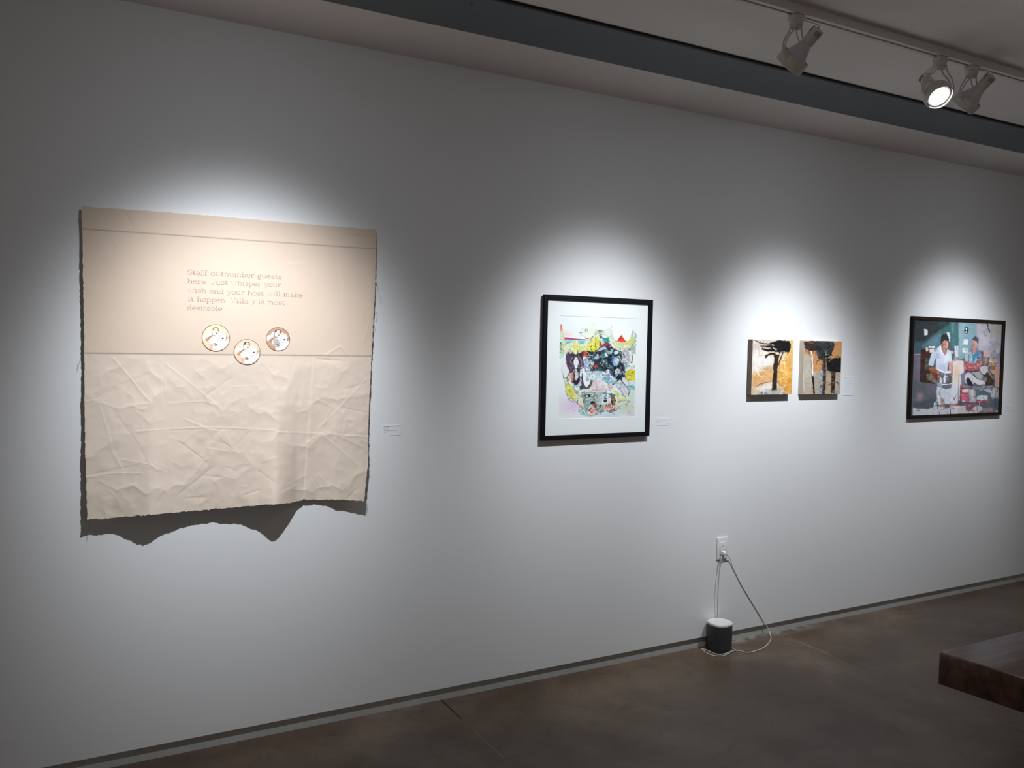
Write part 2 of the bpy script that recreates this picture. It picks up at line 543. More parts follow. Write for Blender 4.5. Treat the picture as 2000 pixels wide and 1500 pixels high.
class Art:
    def __init__(s, PX, PY, base):
        s.px, s.py = PX, PY
        s.col = np.ones(PX.shape + (3,)) * (np.array([int(base[i:i + 2], 16) for i in (0, 2, 4)]) / 255)
        s.vary = .12
        s.frame(0, 0, 1)

    def frame(s, x0, y0, k, wob=0.0, wsc=8, seed=3):
        X = (s.px - x0) * k; Y = (s.py - y0) * k
        if wob:
            X, Y = X + (fbm(X, Y, wsc, seed) - .5) * wob * 2, Y + (fbm(X, Y, wsc, seed + 9) - .5) * wob * 2
        s.X, s.Y, s.k = X, Y, k
        return s

    def _c(s, h):
        if not isinstance(h, str):
            return h
        return np.array([int(h[i:i + 2], 16) for i in (0, 2, 4)]) / 255

    def put(s, mk, h, a=1.0):
        w = (mk * a)[..., None] if not np.isscalar(mk) else a
        s.col = s.col * (1 - w) + s._c(h) * w

    def box_(s, x0, y0, x1, y1, m=0):
        """flat indices of the samples inside a box of the current frame"""
        return np.flatnonzero(((s.X > x0 - m) & (s.X < x1 + m) & (s.Y > y0 - m) & (s.Y < y1 + m)).ravel())

    def blend(s, idx, w, h, a=1.0):
        c = s.col.reshape(-1, 3); w = (w * a)[:, None]
        c[idx] = c[idx] * (1 - w) + (s._c(h) if isinstance(h, str) else h) * w

    def p(s, h, pts, a=1.0, ink=None, inka=.8, inks=26, soft=0):
        xs = [q[0] for q in pts]; ys = [q[1] for q in pts]
        soft = soft or 5
        idx = s.box_(min(xs), min(ys), max(xs), max(ys), soft)
        if not len(idx):
            return s
        X = s.X.ravel()[idx]; Y = s.Y.ravel()[idx]
        r = np.zeros(X.shape, bool); n = len(pts)
        for i in range(n):
            x1, y1 = pts[i]; x2, y2 = pts[(i + 1) % n]
            if y1 == y2:
                continue
            r ^= ((y1 > Y) != (y2 > Y)) & (X < (x2 - x1) * (Y - y1) / (y2 - y1) + x1)
        d = seg_dist(X, Y, list(pts) + [pts[0]])
        mk = np.where(r, .5 + .5 * np.clip(d / soft, 0, 1), .5 - .5 * np.clip(d / soft, 0, 1))
        # brushed variation of value inside the shape
        base = s._c(h)
        sd = (int(abs(xs[0] * 7 + ys[0] * 3)) % 50) + 5
        lum = 1 - .85 * float(base.mean()) ** 2
        v = lum * (fbm(X, Y, 70, sd, 3) - .5) * s.vary + lum * (fbm(X * .35 + Y * .2, Y - X * .3, 16, sd + 3, 2) - .5) * s.vary
        col = np.clip(base[None] * (1 + v[:, None] * 1.5) + v[:, None] * .25, 0, 1)
        s.blend(idx, mk, col, a)
        if ink:
            n1 = fbm(X, Y, inks * 1.3, sd + 9, 3); n2 = fbm(X + 90, Y, inks * 2.2, sd + 5, 2); n3 = fbm(X, Y + 50, inks, sd + 2, 3)
            w = np.clip((.045 - np.abs(n1 - .5)) / .03, 0, 1) * np.clip((n2 - .45) / .08, 0, 1)
            s.blend(idx, mk * w, ink, inka)
            s.blend(idx, mk * np.clip((n3 - .60) / .08, 0, 1), ink, inka * .55)
            hi = np.clip(base * 1.25 + .12, 0, 1)
            s.blend(idx, mk * np.clip((.40 - n3) / .08, 0, 1), hi, .6)
        return s

    def l(s, h, w, pts, a=1.0):
        xs = [q[0] for q in pts]; ys = [q[1] for q in pts]
        idx = s.box_(min(xs), min(ys), max(xs), max(ys), w)
        if len(idx):
            d = seg_dist(s.X.ravel()[idx], s.Y.ravel()[idx], pts)
            s.blend(idx, np.clip((w / 2 - d) / (0.5 * s.k * .5) + .5, 0, 1), h, a)
        return s

    def e(s, h, cx, cy, rx, ry, rot=0, a=1.0, ring=0):
        c, q = math.cos(math.radians(rot)), math.sin(math.radians(rot))
        u = ((s.X - cx) * c + (s.Y - cy) * q) / rx; v = (-(s.X - cx) * q + (s.Y - cy) * c) / ry
        r = np.hypot(u, v); f = 5 / min(rx, ry)
        mk = np.clip((1 - r) / f + .5, 0, 1)
        if ring:
            mk = mk * np.clip((r - 1 + ring / min(rx, ry)) / f + .5, 0, 1)
        s.put(mk, h, a); return s

    def g(s, h, cx, cy, rx, ry=None, a=.6):
        ry = ry or rx
        s.put(np.exp(-((s.X - cx) / rx) ** 2 - ((s.Y - cy) / ry) ** 2), h, a); return s

    def n(s, amt, sc, seed=5, pts=None):
        s.col = np.clip(s.col + ((fbm(s.X, s.Y, sc, seed) - .5) * 2 * amt)[..., None], 0, 1); return s

    def strokes(s, n, box, length, width, amp, seed=1, ang=None, a=.7, curl=.8, tint=None):
        """loose short strokes: each takes the local colour, made lighter or darker"""
        rs = np.random.RandomState(seed)
        for _ in range(n):
            x = box[0] + rs.rand() * (box[2] - box[0]); y = box[1] + rs.rand() * (box[3] - box[1])
            t = rs.rand() * math.pi if ang is None else ang + rs.randn() * .35
            L = length * (.5 + rs.rand()); w = width * (.5 + rs.rand()); k = rs.randn() * curl
            i = s.box_(x, y, x, y, 12)
            if not len(i):
                continue
            c = s.col.reshape(-1, 3)[i[len(i) // 2]]
            d = rs.choice([-1, 1], p=[.5, .5]) * amp * (.4 + rs.rand())
            c = np.clip(c + d + rs.randn(3) * amp * .15, 0.02, 1)
            if tint and rs.rand() < .3:
                c = s._c(tint[rs.randint(len(tint))])
            pts = [(x, y)]
            for q in range(3):
                pts.append((pts[-1][0] + math.cos(t) * L / 3, pts[-1][1] + math.sin(t) * L / 3)); t += k * .5
            s.l(c, w, pts, a)
        return s

    def linear(s, k=1.0):
        c = np.clip(s.col, 0, 1)
        return np.where(c <= .04045, c / 12.92, ((c + .055) / 1.055) ** 2.4) * k


def grid_mesh(name, P, col, mt, parent, back=0.0):
    """P: (rows, cols, 3) world points; col: linear pigment or None"""
    R, C = P.shape[:2]
    V = P.reshape(-1, 3).astype(np.float32) - np.array(org_of(parent))
    ii = np.arange(R * C).reshape(R, C)
    q = np.stack([ii[:-1, :-1], ii[1:, :-1], ii[1:, 1:], ii[:-1, 1:]], -1).reshape(-1, 4)
    me = bpy.data.meshes.new(name)
    me.vertices.add(len(V)); me.vertices.foreach_set('co', V.astype(np.float32).ravel())
    me.loops.add(q.size); me.loops.foreach_set('vertex_index', q.ravel().astype(np.int32))
    me.polygons.add(len(q)); me.polygons.foreach_set('loop_start', (np.arange(len(q)) * 4).astype(np.int32))
    me.update(calc_edges=True)
    me.polygons.foreach_set('use_smooth', np.ones(len(q), bool))
    if col is not None:
        at = me.attributes.new('pigment', 'FLOAT_COLOR', 'POINT')
        at.data.foreach_set('color', np.concatenate([col.reshape(-1, 3), np.ones((R * C, 1))], 1).astype(np.float32).ravel())
    me.materials.append(mt); me.validate()
    ob = link(bpy.data.objects.new(name, me)); ob.parent = parent
    return ob


def quad_grid(c, nu, nv):
    """bilinear grid over corners TL, TR, BL, BR (world)"""
    u = np.linspace(0, 1, nu)[None, :, None]; v = np.linspace(0, 1, nv)[:, None, None]
    TL, TR, BL, BR = [np.array(k, float)[None, None] for k in c]
    return (TL * (1 - u) + TR * u) * (1 - v) + (BL * (1 - u) + BR * u) * v

# ------------------------------------------------------------------ hanging cloth
def wallpts(px, y=0.0):
    return [aty(p, y) for p in px]


LEFT_E = [(158, 403), (160.5, 440), (162.5, 560), (164, 640), (164.5, 700), (165, 800), (167, 900), (170.5, 1015.5)]
RIGHT_E = [(733.5, 448), (736, 465), (734, 500), (733, 560), (730, 610), (727, 680), (725, 710), (720.5, 800), (719, 844), (719, 900), (714, 948), (711, 978.6)]
TOP_E = [(158, 403), (287.5, 411.5), (445, 424), (602, 438), (733.5, 448)]
BOT_E = [(170.5, 1015.5), (319, 1003), (445, 992), (571, 982), (593, 975.5), (665.5, 976), (711, 978.6)]
SHADOW = [(155, 1061), (177, 1053), (212, 1049), (237, 1055), (256, 1064), (281, 1077.5), (294, 1075), (319, 1056), (350, 1044), (382, 1031), (420, 1028), (454, 1032), (464, 1030), (508, 1045), (539, 1067), (550, 1068), (561, 1052), (571, 1033), (583, 1001), (599, 989), (621, 985.5), (640, 990), (659, 1000), (716, 1011)]
NU, NV = 430, 450


def edge(px, n, ax):
    W_ = np.array(wallpts(px)); t = W_[:, ax]
    if ax == 2:
        W_ = W_[::-1]; t = W_[:, 2]
    s = np.linspace(t[0], t[-1], n)
    q = [0, 2][ax == 0]
    o = np.interp(s, t, W_[:, q])
    return (s, o)


# how far the hem stands off the wall, read from how far its shadow falls below it
lx, ly, lz = LAMPS['cloth'][0]
bx = np.array(wallpts(BOT_E)); sx_ = np.array(wallpts(SHADOW))
hx, hz = [], []
for s_ in sx_:
    zc = np.interp(s_[0], bx[:, 0], bx[:, 2])
    k = (lz - zc) / -ly
    hz.append(max(0.004, (zc - s_[2]) / (k + 0.18)))
    # the shadow of a point standing off the wall slides away from the lamp
    hx.append((s_[0] + hz[-1] / -ly * lx) / (1 + hz[-1] / -ly))
HX, HZ = np.array(hx), np.array(hz)
gx = np.linspace(HX.min(), HX.max(), 300); gz = np.interp(gx, HX, HZ)
kk = np.exp(-np.linspace(-2.2, 2.2, 13) ** 2); kk /= kk.sum()
HX, HZ = gx, np.convolve(np.pad(gz, 6, 'edge'), kk, 'valid')      # cloth bends in curves, not in kinks
SEAM_Z = 1.463
HEM_Z = 1.885
CREASES = [  # photo coordinates / 3.175 - from the wrinkled lower half; height in mm, width in mm
    ([(290, 60), (400, 190), (470, 280), (520, 330)], 2.6, 7), ([(180, 310), (330, 230), (500, 160)], -1.2, 8),
    ([(200, 335), (320, 375), (510, 340)], 1.8, 8), ([(205, 350), (250, 500), (280, 640), (340, 740)], 1.8, 8),
    ([(330, 440), (420, 560), (500, 700)], -1.6, 9), ([(620, 100), (750, 200), (870, 300), (940, 355)], 2.0, 8),
    ([(880, 280), (1010, 190)], -1.6, 9), ([(1020, 240), (1180, 230)], 1.4, 8), ([(640, 340), (850, 330), (920, 350)], 1.6, 7),
    ([(740, 440), (860, 500), (930, 510)], 2.0, 8), ([(930, 520), (1040, 470)], -1.2, 8), ([(700, 580), (850, 690)], -2.6, 10),
    ([(900, 570), (1000, 600), (1030, 630), (1130, 520)], -2.0, 9), ([(1030, 620), (940, 540)], 1.6, 8),
    ([(440, 515), (600, 505), (880, 490), (1290, 508)], 2.4, 6), ([(1310, 520), (1490, 525), (1870, 550)], 2.2, 6),
    ([(1220, 90), (1300, 180)], 1.8, 7), ([(1420, 60), (1380, 200)], -1.6, 10), ([(120, 800), (300, 775), (460, 772)], 2.8, 6),
    ([(350, 690), (500, 720), (600, 760)], 2.0, 8), ([(160, 780), (300, 750), (430, 730)], -1.6, 8),
    ([(200, 820), (310, 880), (420, 840)], 1.8, 8), ([(700, 900), (830, 800), (900, 740)], -2.4, 11), ([(860, 790), (960, 800)], -2.0, 8),
    ([(1190, 760), (1290, 830)], -1.8, 9), ([(1220, 700), (1290, 680)], 1.4, 8), ([(1100, 910), (1190, 880)], -2.4, 7),
    ([(740, 930), (850, 920)], -2.2, 7), ([(1560, 500), (1700, 360), (1860, 190)], 1.8, 8), ([(1540, 310), (1720, 400)], 1.4, 8),
    ([(1590, 540), (1700, 630), (1800, 720)], 2.0, 8), ([(1500, 580), (1600, 520), (1700, 540)], 1.6, 8), ([(1520, 790), (1600, 920)], -1.8, 8),
    ([(1560, 780), (1650, 880)], 1.6, 8), ([(1700, 550), (1840, 610)], 1.8, 8), ([(1720, 370), (1860, 400)], -1.8, 8),
    ([(1640, 380), (1600, 470)], 1.4, 8), ([(1850, 220), (1720, 260)], -1.4, 8), ([(880, 620), (1000, 640)], 1.6, 7),
    ([(1560, 65), (1640, 78)], -2.4, 7), ([(600, 740), (560, 760), (500, 700)], 1.8, 8), ([(1740, 930), (1790, 880)], -2.2, 6),
    ([(1480, 560), (1500, 700), (1470, 800)], 1.2, 10), ([(120, 330), (180, 320)], 1.8, 7), ([(1330, 900), (1420, 850)], 1.8, 9),
    ([(585, 60), (592, 500), (585, 930)], 1.5, 6), ([(270, 880), (330, 960)], 1.4, 8), ([(980, 450), (1060, 400), (1240, 330)], 1.0, 9),
    ([(1000, 740), (1050, 760)], -1.8, 6), ([(560, 960), (600, 900)], -1.8, 8), ([(420, 380), (520, 470), (600, 440)], 1.2, 8),
]
CRW = [([aty((130 + a / 3.1746, 680 + b / 3.1746), 0)[[0, 2]] for a, b in P_], h / 1000 * 0.62, w / 1000 * .8) for P_, h, w in CREASES]
TOPCR = [([(360, 110), (410, 190)], -1.5, 9), ([(610, 180), (690, 190), (650, 200)], 1.2, 6), ([(1620, 990), (1700, 940), (1760, 1010)], 2.0, 10),
         ([(1850, 700), (1880, 780), (1850, 900)], 1.6, 10), ([(1780, 255), (1905, 262)], -1.6, 5), ([(980, 190), (1060, 205)], 1.0, 7),
         ([(1380, 430), (1490, 425)], 0.9, 9), ([(250, 240), (300, 330)], -0.8, 12), ([(1660, 300), (1700, 620)], -1.0, 26), ([(1600, 1020), (1700, 1030)], -2.0, 7)]
CRW += [([aty((130 + a / 3.1746, 380 + b / 3.1746), 0)[[0, 2]] for a, b in P_], h / 1000 * 0.8, w / 1000) for P_, h, w in TOPCR]
VSEAM = [aty((612, 711), 0)[0], aty((593, 975), 0)[0]]


def cloth_off(x, z):
    """distance of the cloth from the wall"""
    x = np.asarray(x, float); z = np.asarray(z, float)
    hem = np.interp(x, HX, HZ)
    t = np.clip((SEAM_Z - z) / (SEAM_Z - 0.90), 0, 1.05)
    ed = np.minimum(x - 0.104, 1.125 - x)
    o = 0.0115 + 0.010 * np.exp(-np.clip(ed, 0, 1) / 0.05) * (0.4 + 0.6 * np.clip((1.95 - z) / 0.15, 0, 1))
    o = o * (1 - t ** 1.5) + hem * t ** 1.5
    # gentle sag of the top half
    o = o + 0.0035 * (fbm(x * 1000, z * 1000, 260, 31, 3) - 0.5) * (1 - t)
    # mid sized crumple of the folded lower half
    low = 1 / (1 + np.exp(-(SEAM_Z - 0.02 - z) / 0.02))
    r = 1 - 2 * np.abs(fbm(x * 1000 + 40, z * 1000, 150, 41, 4) - 0.5)
    r2 = 1 - 2 * np.abs(fbm(x * 1000, z * 800 + 90, 70, 52, 3) - 0.5)
    o = o + low * (0.010 * (r ** 3 - 0.5) + 0.0035 * (r2 ** 3 - 0.5)) * 0.38
    o = o + (1 - low) * 0.0010 * (fbm(x * 1000, z * 1000, 90, 61, 3) - 0.5)
    for P_, h, w in CRW:
        d = seg_dist(x, z, P_)
        sx, sz = P_[0]; ex, ez = P_[-1]
        side = (x - sx) * (ez - sz) - (z - sz) * (ex - sx)
        o = o + h * np.exp(-d / w) * np.where(side > 0, 1.0, np.exp(-d / (0.5 * w)))
    # sewn steps: hem band, middle seam, the lapped right hand panel
    def st(v, w):
        return 1 / (1 + np.exp(-np.clip(v / w, -40, 40)))
    o = o + 0.0015 * st(z - (HEM_Z + (x - 0.6) * 0.006), 0.0008) + 0.0016 * st(z - SEAM_Z, 0.0008)
    vx = np.interp(-z, [-SEAM_Z, -0.9], VSEAM)
    o = o + 0.0025 * st(x - vx, 0.0012) * low
    return np.maximum(o, 0.002)


cl = aty((440, 424), 0)
hang = thing('hanging_cloth', 'large unbleached canvas cloth with stitched lettering, three round patches and a raw hem', 'cloth', (cl[0], 0, cl[2]))
Lw = np.array(wallpts(LEFT_E)); Rw = np.array(wallpts(RIGHT_E)); Tw = np.array(wallpts(TOP_E)); Bw = np.array(wallpts(BOT_E))
v = np.linspace(0, 1, NV)[:, None]; u = np.linspace(0, 1, NU)[None, :]
zt, zb = Lw[0, 2], Lw[-1, 2]
lxv = np.interp(v[:, 0], (Lw[0, 2] - Lw[:, 2]) / (Lw[0, 2] - Lw[-1, 2]), Lw[:, 0])[:, None]
rxv = np.interp(v[:, 0], (Rw[0, 2] - Rw[:, 2]) / (Rw[0, 2] - Rw[-1, 2]), Rw[:, 0])[:, None]
tz = np.interp(u[0], (Tw[:, 0] - Tw[0, 0]) / (Tw[-1, 0] - Tw[0, 0]), Tw[:, 2])[None, :]
bz = np.interp(u[0], (Bw[:, 0] - Bw[0, 0]) / (Bw[-1, 0] - Bw[0, 0]), Bw[:, 2])[None, :]
CX = lxv * (1 - u) + rxv * u + 0 * v
CZ = tz * (1 - v) + bz * v
rr = np.random.RandomState(4)
fr = lambda n, a: (rr.rand(n) - .5) * a + (vnoise(np.arange(n) * 1.0, np.zeros(n), 4, 8) - .5) * a * 1.2
CX[:, 0] += fr(NV, .0018); CX[:, -1] += fr(NV, .0020); CZ[-1, :] += fr(NU, .0028); CZ[0, :] += fr(NU, .0012)
CO = cloth_off(CX, CZ)
# move towards the eye along the sight line so the cloth keeps its place in front of the wall
sc = (CAMD - CO) / CAMD
CXs, CZs = CX * sc, CAMH + (CZ - CAMH) * sc
# the lower panel is a slightly paler, greyer cut of the same cloth
lo = (1 / (1 + np.exp(-np.clip((SEAM_Z - CZ) / 0.0012, -40, 40))))[..., None]
stain = 1 + 0.10 * (fbm(CX * 1000, CZ * 1000, 320, 77, 3) - 0.5)[..., None]
seam = 1 - 0.35 * (np.exp(-((CZ - SEAM_Z) / 0.0016) ** 2) + np.exp(-((CZ - HEM_Z - (CX - 0.6) * 0.006) / 0.0014) ** 2))[..., None]
PIG = (np.array([0.63, 0.505, 0.405]) * (1 - lo) + np.array([0.635, 0.53, 0.44]) * lo) * stain * seam
grid_mesh('canvas_sheet', np.stack([CXs, -CO, CZs], -1), PIG, LINEN, hang)


def on_cloth(px, lift=0.0008):
    """point on the cloth seen at a photo position"""
    q = aty(px, 0)
    o = float(cloth_off(q[0], q[2])) + lift
    s_ = (CAMD - o) / CAMD
    return Vector((q[0] * s_, -o, CAMH + (q[2] - CAMH) * s_))


# slab lettering, as strokes on a grid: x-height 1, ascender 1.55
A3 = lambda cx, cy, rx, ry, a, b, n=9: [(cx + rx * math.cos(math.radians(a + (b - a) * i / n)), cy + ry * math.sin(math.radians(a + (b - a) * i / n))) for i in range(n + 1)]
BWL = lambda: A3(.42, .5, .40, .5, 0, 360, 14)
GL = {
    'S': (1.0, [A3(.5, 1.15, .38, .38, 30, 270, 9) + A3(.5, .39, .42, .38, 90, -150, 9), [(.86, 1.5), (.86, 1.2)], [(.1, .05), (.1, .35)]]),
    't': (.75, [[(.3, 1.4), (.3, .15)] + A3(.5, .2, .2, .2, 180, 330, 5), [(.02, .98), (.62, .98)]]),
    'a': (.95, [A3(.4, .72, .34, .28, 150, 0, 6) + [(.74, .1), (.92, .02)], A3(.4, .28, .34, .28, 60, 330, 9)]),
    'f': (.75, [[(.3, 0), (.3, 1.3)] + A3(.52, 1.3, .22, .24, 180, 40, 5), [(.02, .98), (.62, .98)], [(.05, 0), (.6, 0)]]),
    'o': (.95, [A3(.45, .5, .42, .5, 0, 360, 14)]),
    'u': (1.1, [[(.02, 1), (.2, 1), (.2, .35)] + A3(.5, .35, .3, .35, 180, 350, 7), [(.62, 1), (.82, 1), (.82, 0), (1.0, 0)]]),
    'n': (1.1, [[(.02, 1), (.2, 1), (.2, 0)], A3(.52, .62, .32, .38, 180, 0, 7) + [(.84, 0)], [(.02, 0), (.4, 0)], [(.66, 0), (1.03, 0)]]),
    'm': (1.55, [[(.02, 1), (.2, 1), (.2, 0)], A3(.46, .68, .26, .32, 180, 0, 6) + [(.72, 0)], A3(.98, .68, .26, .32, 180, 0, 6) + [(1.24, 0)], [(.02, 0), (.38, 0)], [(.56, 0), (.88, 0)], [(1.08, 0), (1.42, 0)]]),
    'b': (1.0, [[(.0, 1.55), (.18, 1.55), (.18, 0)], A3(.52, .5, .36, .5, 0, 360, 12)]),
    'e': (.95, [[(.06, .52), (.84, .52)] + A3(.45, .5, .40, .5, 4, 320, 12)]),
    'r': (.85, [[(.02, 1), (.22, 1), (.22, 0)], A3(.55, .62, .33, .36, 180, 60, 5) + [(.76, .8)], [(.02, 0), (.5, 0)]]),
    'g': (.95, [A3(.42, .62, .34, .36, 0, 360, 12), A3(.42, -.22, .38, .26, 0, 360, 12), [(.2, .32), (.12, .1), (.3, .03)], [(.66, .9), (.9, 1.02)]]),
    's': (.85, [A3(.42, .74, .30, .26, 30, 270, 7) + A3(.42, .25, .34, .24, 90, -150, 7), [(.72, 1.0), (.72, .78)], [(.08, 0), (.08, .24)]]),
    'h': (1.1, [[(.0, 1.55), (.2, 1.55), (.2, 0)], A3(.52, .62, .32, .38, 180, 0, 7) + [(.84, 0)], [(.02, 0), (.4, 0)], [(.66, 0), (1.03, 0)]]),
    'J': (.95, [[(.3, 1.5), (.9, 1.5)], [(.62, 1.5), (.62, .35)] + A3(.34, .32, .28, .32, 0, -170, 7)]),
    'w': (1.4, [[(.15, 1), (.42, 0), (.66, .95), (.92, 0), (1.2, 1)], [(0, 1), (.34, 1)], [(1.02, 1), (1.36, 1)]]),
    'i': (.6, [[(.05, 1), (.3, 1), (.3, 0)], [(.05, 0), (.55, 0)], [(.27, 1.38), (.31, 1.46)]]),
    'p': (1.0, [[(.0, 1), (.18, 1), (.18, -.5)], A3(.52, .5, .36, .5, 0, 360, 12), [(0, -.5), (.42, -.5)]]),
    'y': (1.05, [[(.14, 1), (.5, .02)], [(.88, 1), (.42, -.35)] + A3(.26, -.36, .16, .14, 0, -160, 4), [(0, 1), (.32, 1)], [(.7, 1), (1.02, 1)]]),
    'd': (1.05, [A3(.42, .5, .36, .5, 0, 360, 12), [(.58, 1.55), (.78, 1.55), (.78, 0), (.98, 0)]]),
    'l': (.6, [[(.05, 1.55), (.3, 1.55), (.3, 0)], [(.02, 0), (.58, 0)]]),
    'k': (1.05, [[(.0, 1.55), (.2, 1.55), (.2, 0)], [(.76, 1), (.2, .42)], [(.4, .6), (.84, 0)], [(.6, 1), (.96, 1)], [(.02, 0), (.4, 0)], [(.66, 0), (1.02, 0)]]),
    'V': (1.2, [[(.16, 1.5), (.6, 0), (1.02, 1.5)], [(0, 1.5), (.36, 1.5)], [(.84, 1.5), (1.18, 1.5)]]),
    '7': (.95, [[(.08, .85), (.08, 1.05), (.86, 1.05), (.34, -.45)]]),
    '.': (.5, [[(.18, .0), (.24, .05)]]),
    ' ': (.6, []),
}
LINES = [('Staff outnumber guests', (366, 535.8), (550.5, 544.5)), ('here. Just whisper your', (366.4, 553.2), (549.5, 560.4)),
         ('wish and your host will make', (366.6, 570.7), (591.5, 580.6)), ('it happen. Villa 7 is most', (366.6, 587.8), (556.5, 595.2)),
         ('desirable.', (366, 605), (438.5, 607))]
for txt, a, b in LINES:
    pa, pb = aty(a, 0), aty(b, 0)
    wsum = sum(GL[c][0] for c in txt)
    kx = (pb[0] - pa[0]) / wsum
    mb = MB(); cx = 0
    for c in txt:
        w_, st_ = GL[c]
        for pl in st_:
            P3 = []
            for (gx, gy) in pl:
                X_ = pa[0] + (cx + gx) * kx
                Z_ = pa[2] + (pb[2] - pa[2]) * (cx + gx) / wsum + gy * 0.0112
                o_ = float(cloth_off(X_, Z_)) - 0.0004
                s_ = (CAMD - o_) / CAMD
                P3.append((X_ * s_, -o_, CAMH + (Z_ - CAMH) * s_))
            mb.tube(P3, 0.00105, 6, smooth=False)
        cx += w_
    mb.build('stitched_line', FABRIC_T, hang, smooth='all')


# round patches
def paint_patch(A, variant):
    F = A.frame
    A.n(.04, 6, 12)
    A.vary = .10
    F(*A.q, 1.0, wob=10, wsc=60)
    A.p('FFFDF8', [(200, 600), (420, 560), (480, 400), (570, 380), (620, 520), (600, 700), (430, 760), (330, 880), (200, 860)])
    A.p('F4E2D0', [(620, 420), (700, 290), (880, 290), (930, 430), (1250, 520), (1320, 620), (1330, 800), (1180, 700), (1000, 560), (850, 600), (800, 660), (640, 700)])
    A.l('9A7F68', 16, [(900, 470), (1050, 540), (1200, 570), (1310, 560), (1320, 800)], .8)
    A.l('9A7F68', 14, [(1040, 610), (1180, 650), (1240, 760)], .7)
    A.p('FFFFFF', [(500, 850), (640, 730), (800, 670), (900, 590), (1100, 580), (1240, 700), (1280, 880), (1400, 880), (1400, 1050), (1250, 1250), (1050, 1370), (700, 1380), (640, 1250), (700, 1180), (870, 1130), (700, 1040), (560, 1060), (480, 980)])
    if variant == 3:
        A.p('B5AFA8', [(520, 850), (640, 740), (780, 770), (920, 1000), (940, 1100), (760, 1060), (560, 1040)])
    A.p('B58F74', [(300, 830), (420, 740), (620, 640), (620, 720), (480, 820), (380, 960), (300, 940)])
    A.l('7A5040', 18, [(600, 700), (500, 800), (390, 920)], .8)
    A.l('C9A78E', 40, [(300, 760), (260, 900), (380, 960), (470, 1000)], .6)
    A.l('D9C3A8', 60, [(480, 1110), (640, 1120), (780, 1120)], .9)
    A.l('A8907A', 16, [(380, 1120), (560, 1160), (760, 1200)], .8)
    A.p('84708A', [(680, 1050), (780, 1030), (880, 1110), (860, 1180), (740, 1200), (760, 1120)], .85)
    A.l('C49A84', 60, [(560, 1170), (550, 1330)], .7)
    A.l('E2E2DC', 40, [(880, 740), (870, 860), (960, 980), (1180, 980)], .9)
    A.l('8F8A86', 22, [(900, 850), (970, 990), (1180, 990)], .7)
    A.l('5F4A40', 26, [(1320, 720), (1290, 880), (1230, 950)], .8)
    A.l('6A5246', 20, [(1330, 760), (1450, 790)], .7)
    A.e('35204A', 1130, 815, 48, 42)
    A.p('3A2520' if variant != 1 else '8A6F4A', [(620, 420), (650, 320), (720, 270), (860, 265), (930, 330), (935, 480), (890, 480), (880, 330), (740, 310), (700, 420)], .9)
    A.e('F2D9CC', 800, 410, 75, 110)
    A.l('5A4038', 14, [(770, 410), (830, 420), (900, 430)], .9)
    A.e('5A2038', 830, 560, 42, 30)
    A.e('F2A8B8', 825, 530, 30, 24)
    A.l('3F6A58' if variant != 3 else '2A2624', 30, [(590, 380), (610, 560), (630, 660), (760, 680)], .7)
    A.strokes(90, (150, 200, 1450, 1400), 120, 12, .12, 7, a=.5)
    return A


PATCH = attr_mat('printed_patch_satin', 0.5, spec=0.3, gain=0.90)
for i, (c_, r_, zo) in enumerate([((421.9, 659.9), .0482, (390, 628)), ((482.8, 687.6), .0468, (450, 656)), ((543.2, 662.6), .0438, (512, 630))]):
    ct = aty(c_, 0); n = 110
    rad = np.linspace(0, 1, n)[:, None]; th = np.linspace(0, 2 * math.pi, 181)[None, :]
    X_ = ct[0] + r_ * rad * np.cos(th); Z_ = ct[2] + r_ * rad * np.sin(th)
    o_ = cloth_off(X_, Z_).max(axis=None) + 0.0005 + 0.0007 * (1 - rad ** 6)
    s_ = (CAMD - o_) / CAMD
    P = np.stack([X_ * s_, -o_ + 0 * X_, CAMH + (Z_ - CAMH) * s_], -1)
    pu, pv = toph(P[..., 0], P[..., 1], P[..., 2])
    A = Art(pu, pv, ('F0D2B4', 'EBCDB0', 'BC9880')[i])
    k = 25 * 26.9 / (26.9, 26.0, 24.6)[i]
    A.q = (c_[0] - 800 / k, c_[1] - 790 / k)
    A.frame(*A.q, k); A.frame_k = k
    fr_ = A.frame
    A.frame = lambda x0, y0, kk, **kw: fr_(x0, y0, k, **kw)
    paint_patch(A, i + 1)
    ob = grid_mesh('round_patch', P, A.linear(1.0), PATCH, hang)
    ob['label'] = ('round patch printed with a reclining figure, left of the three', 'round patch printed with a reclining figure, lowest of the three', 'round patch with a dark brown ground, right of the three')[i]
    rim = MB()
    base_o = float(o_.min())
    rim.tube([((ct[0] + r_ * math.cos(a)) * (CAMD - base_o) / CAMD, -base_o + .0004, CAMH + (ct[2] + r_ * math.sin(a) - CAMH) * (CAMD - base_o) / CAMD) for a in np.linspace(0, 2 * math.pi, 73)], 0.0012, 6, smooth=False)
    rim.build('stitched_border', FABRIC_B, ob, smooth='all')
# loose threads hanging from the raw selvedge
for P_ in ([(736, 552), (738, 562), (742, 580), (744, 591)], [(733, 604), (736, 612), (736, 620), (733, 628)], [(733, 636), (728, 655), (724, 668)], [(158, 705), (154, 712), (152, 722)], [(174, 1016), (173, 1030), (171, 1052)], [(716, 978), (717, 990), (715, 1003)]):
    q = [aty(p, -0.008) for p in P_]
    q[0] = np.array(q[0]) + np.array([-.004, -.006, 0])
    MB().tube(q, 0.0006, 5).build('loose_thread', LOOSE, hang, smooth='all')


# ------------------------------------------------------------------ framed works
def face_off(z, z0, z1, o0, o1):
    return o0 + (o1 - o0) * (z - z0) / (z1 - z0)


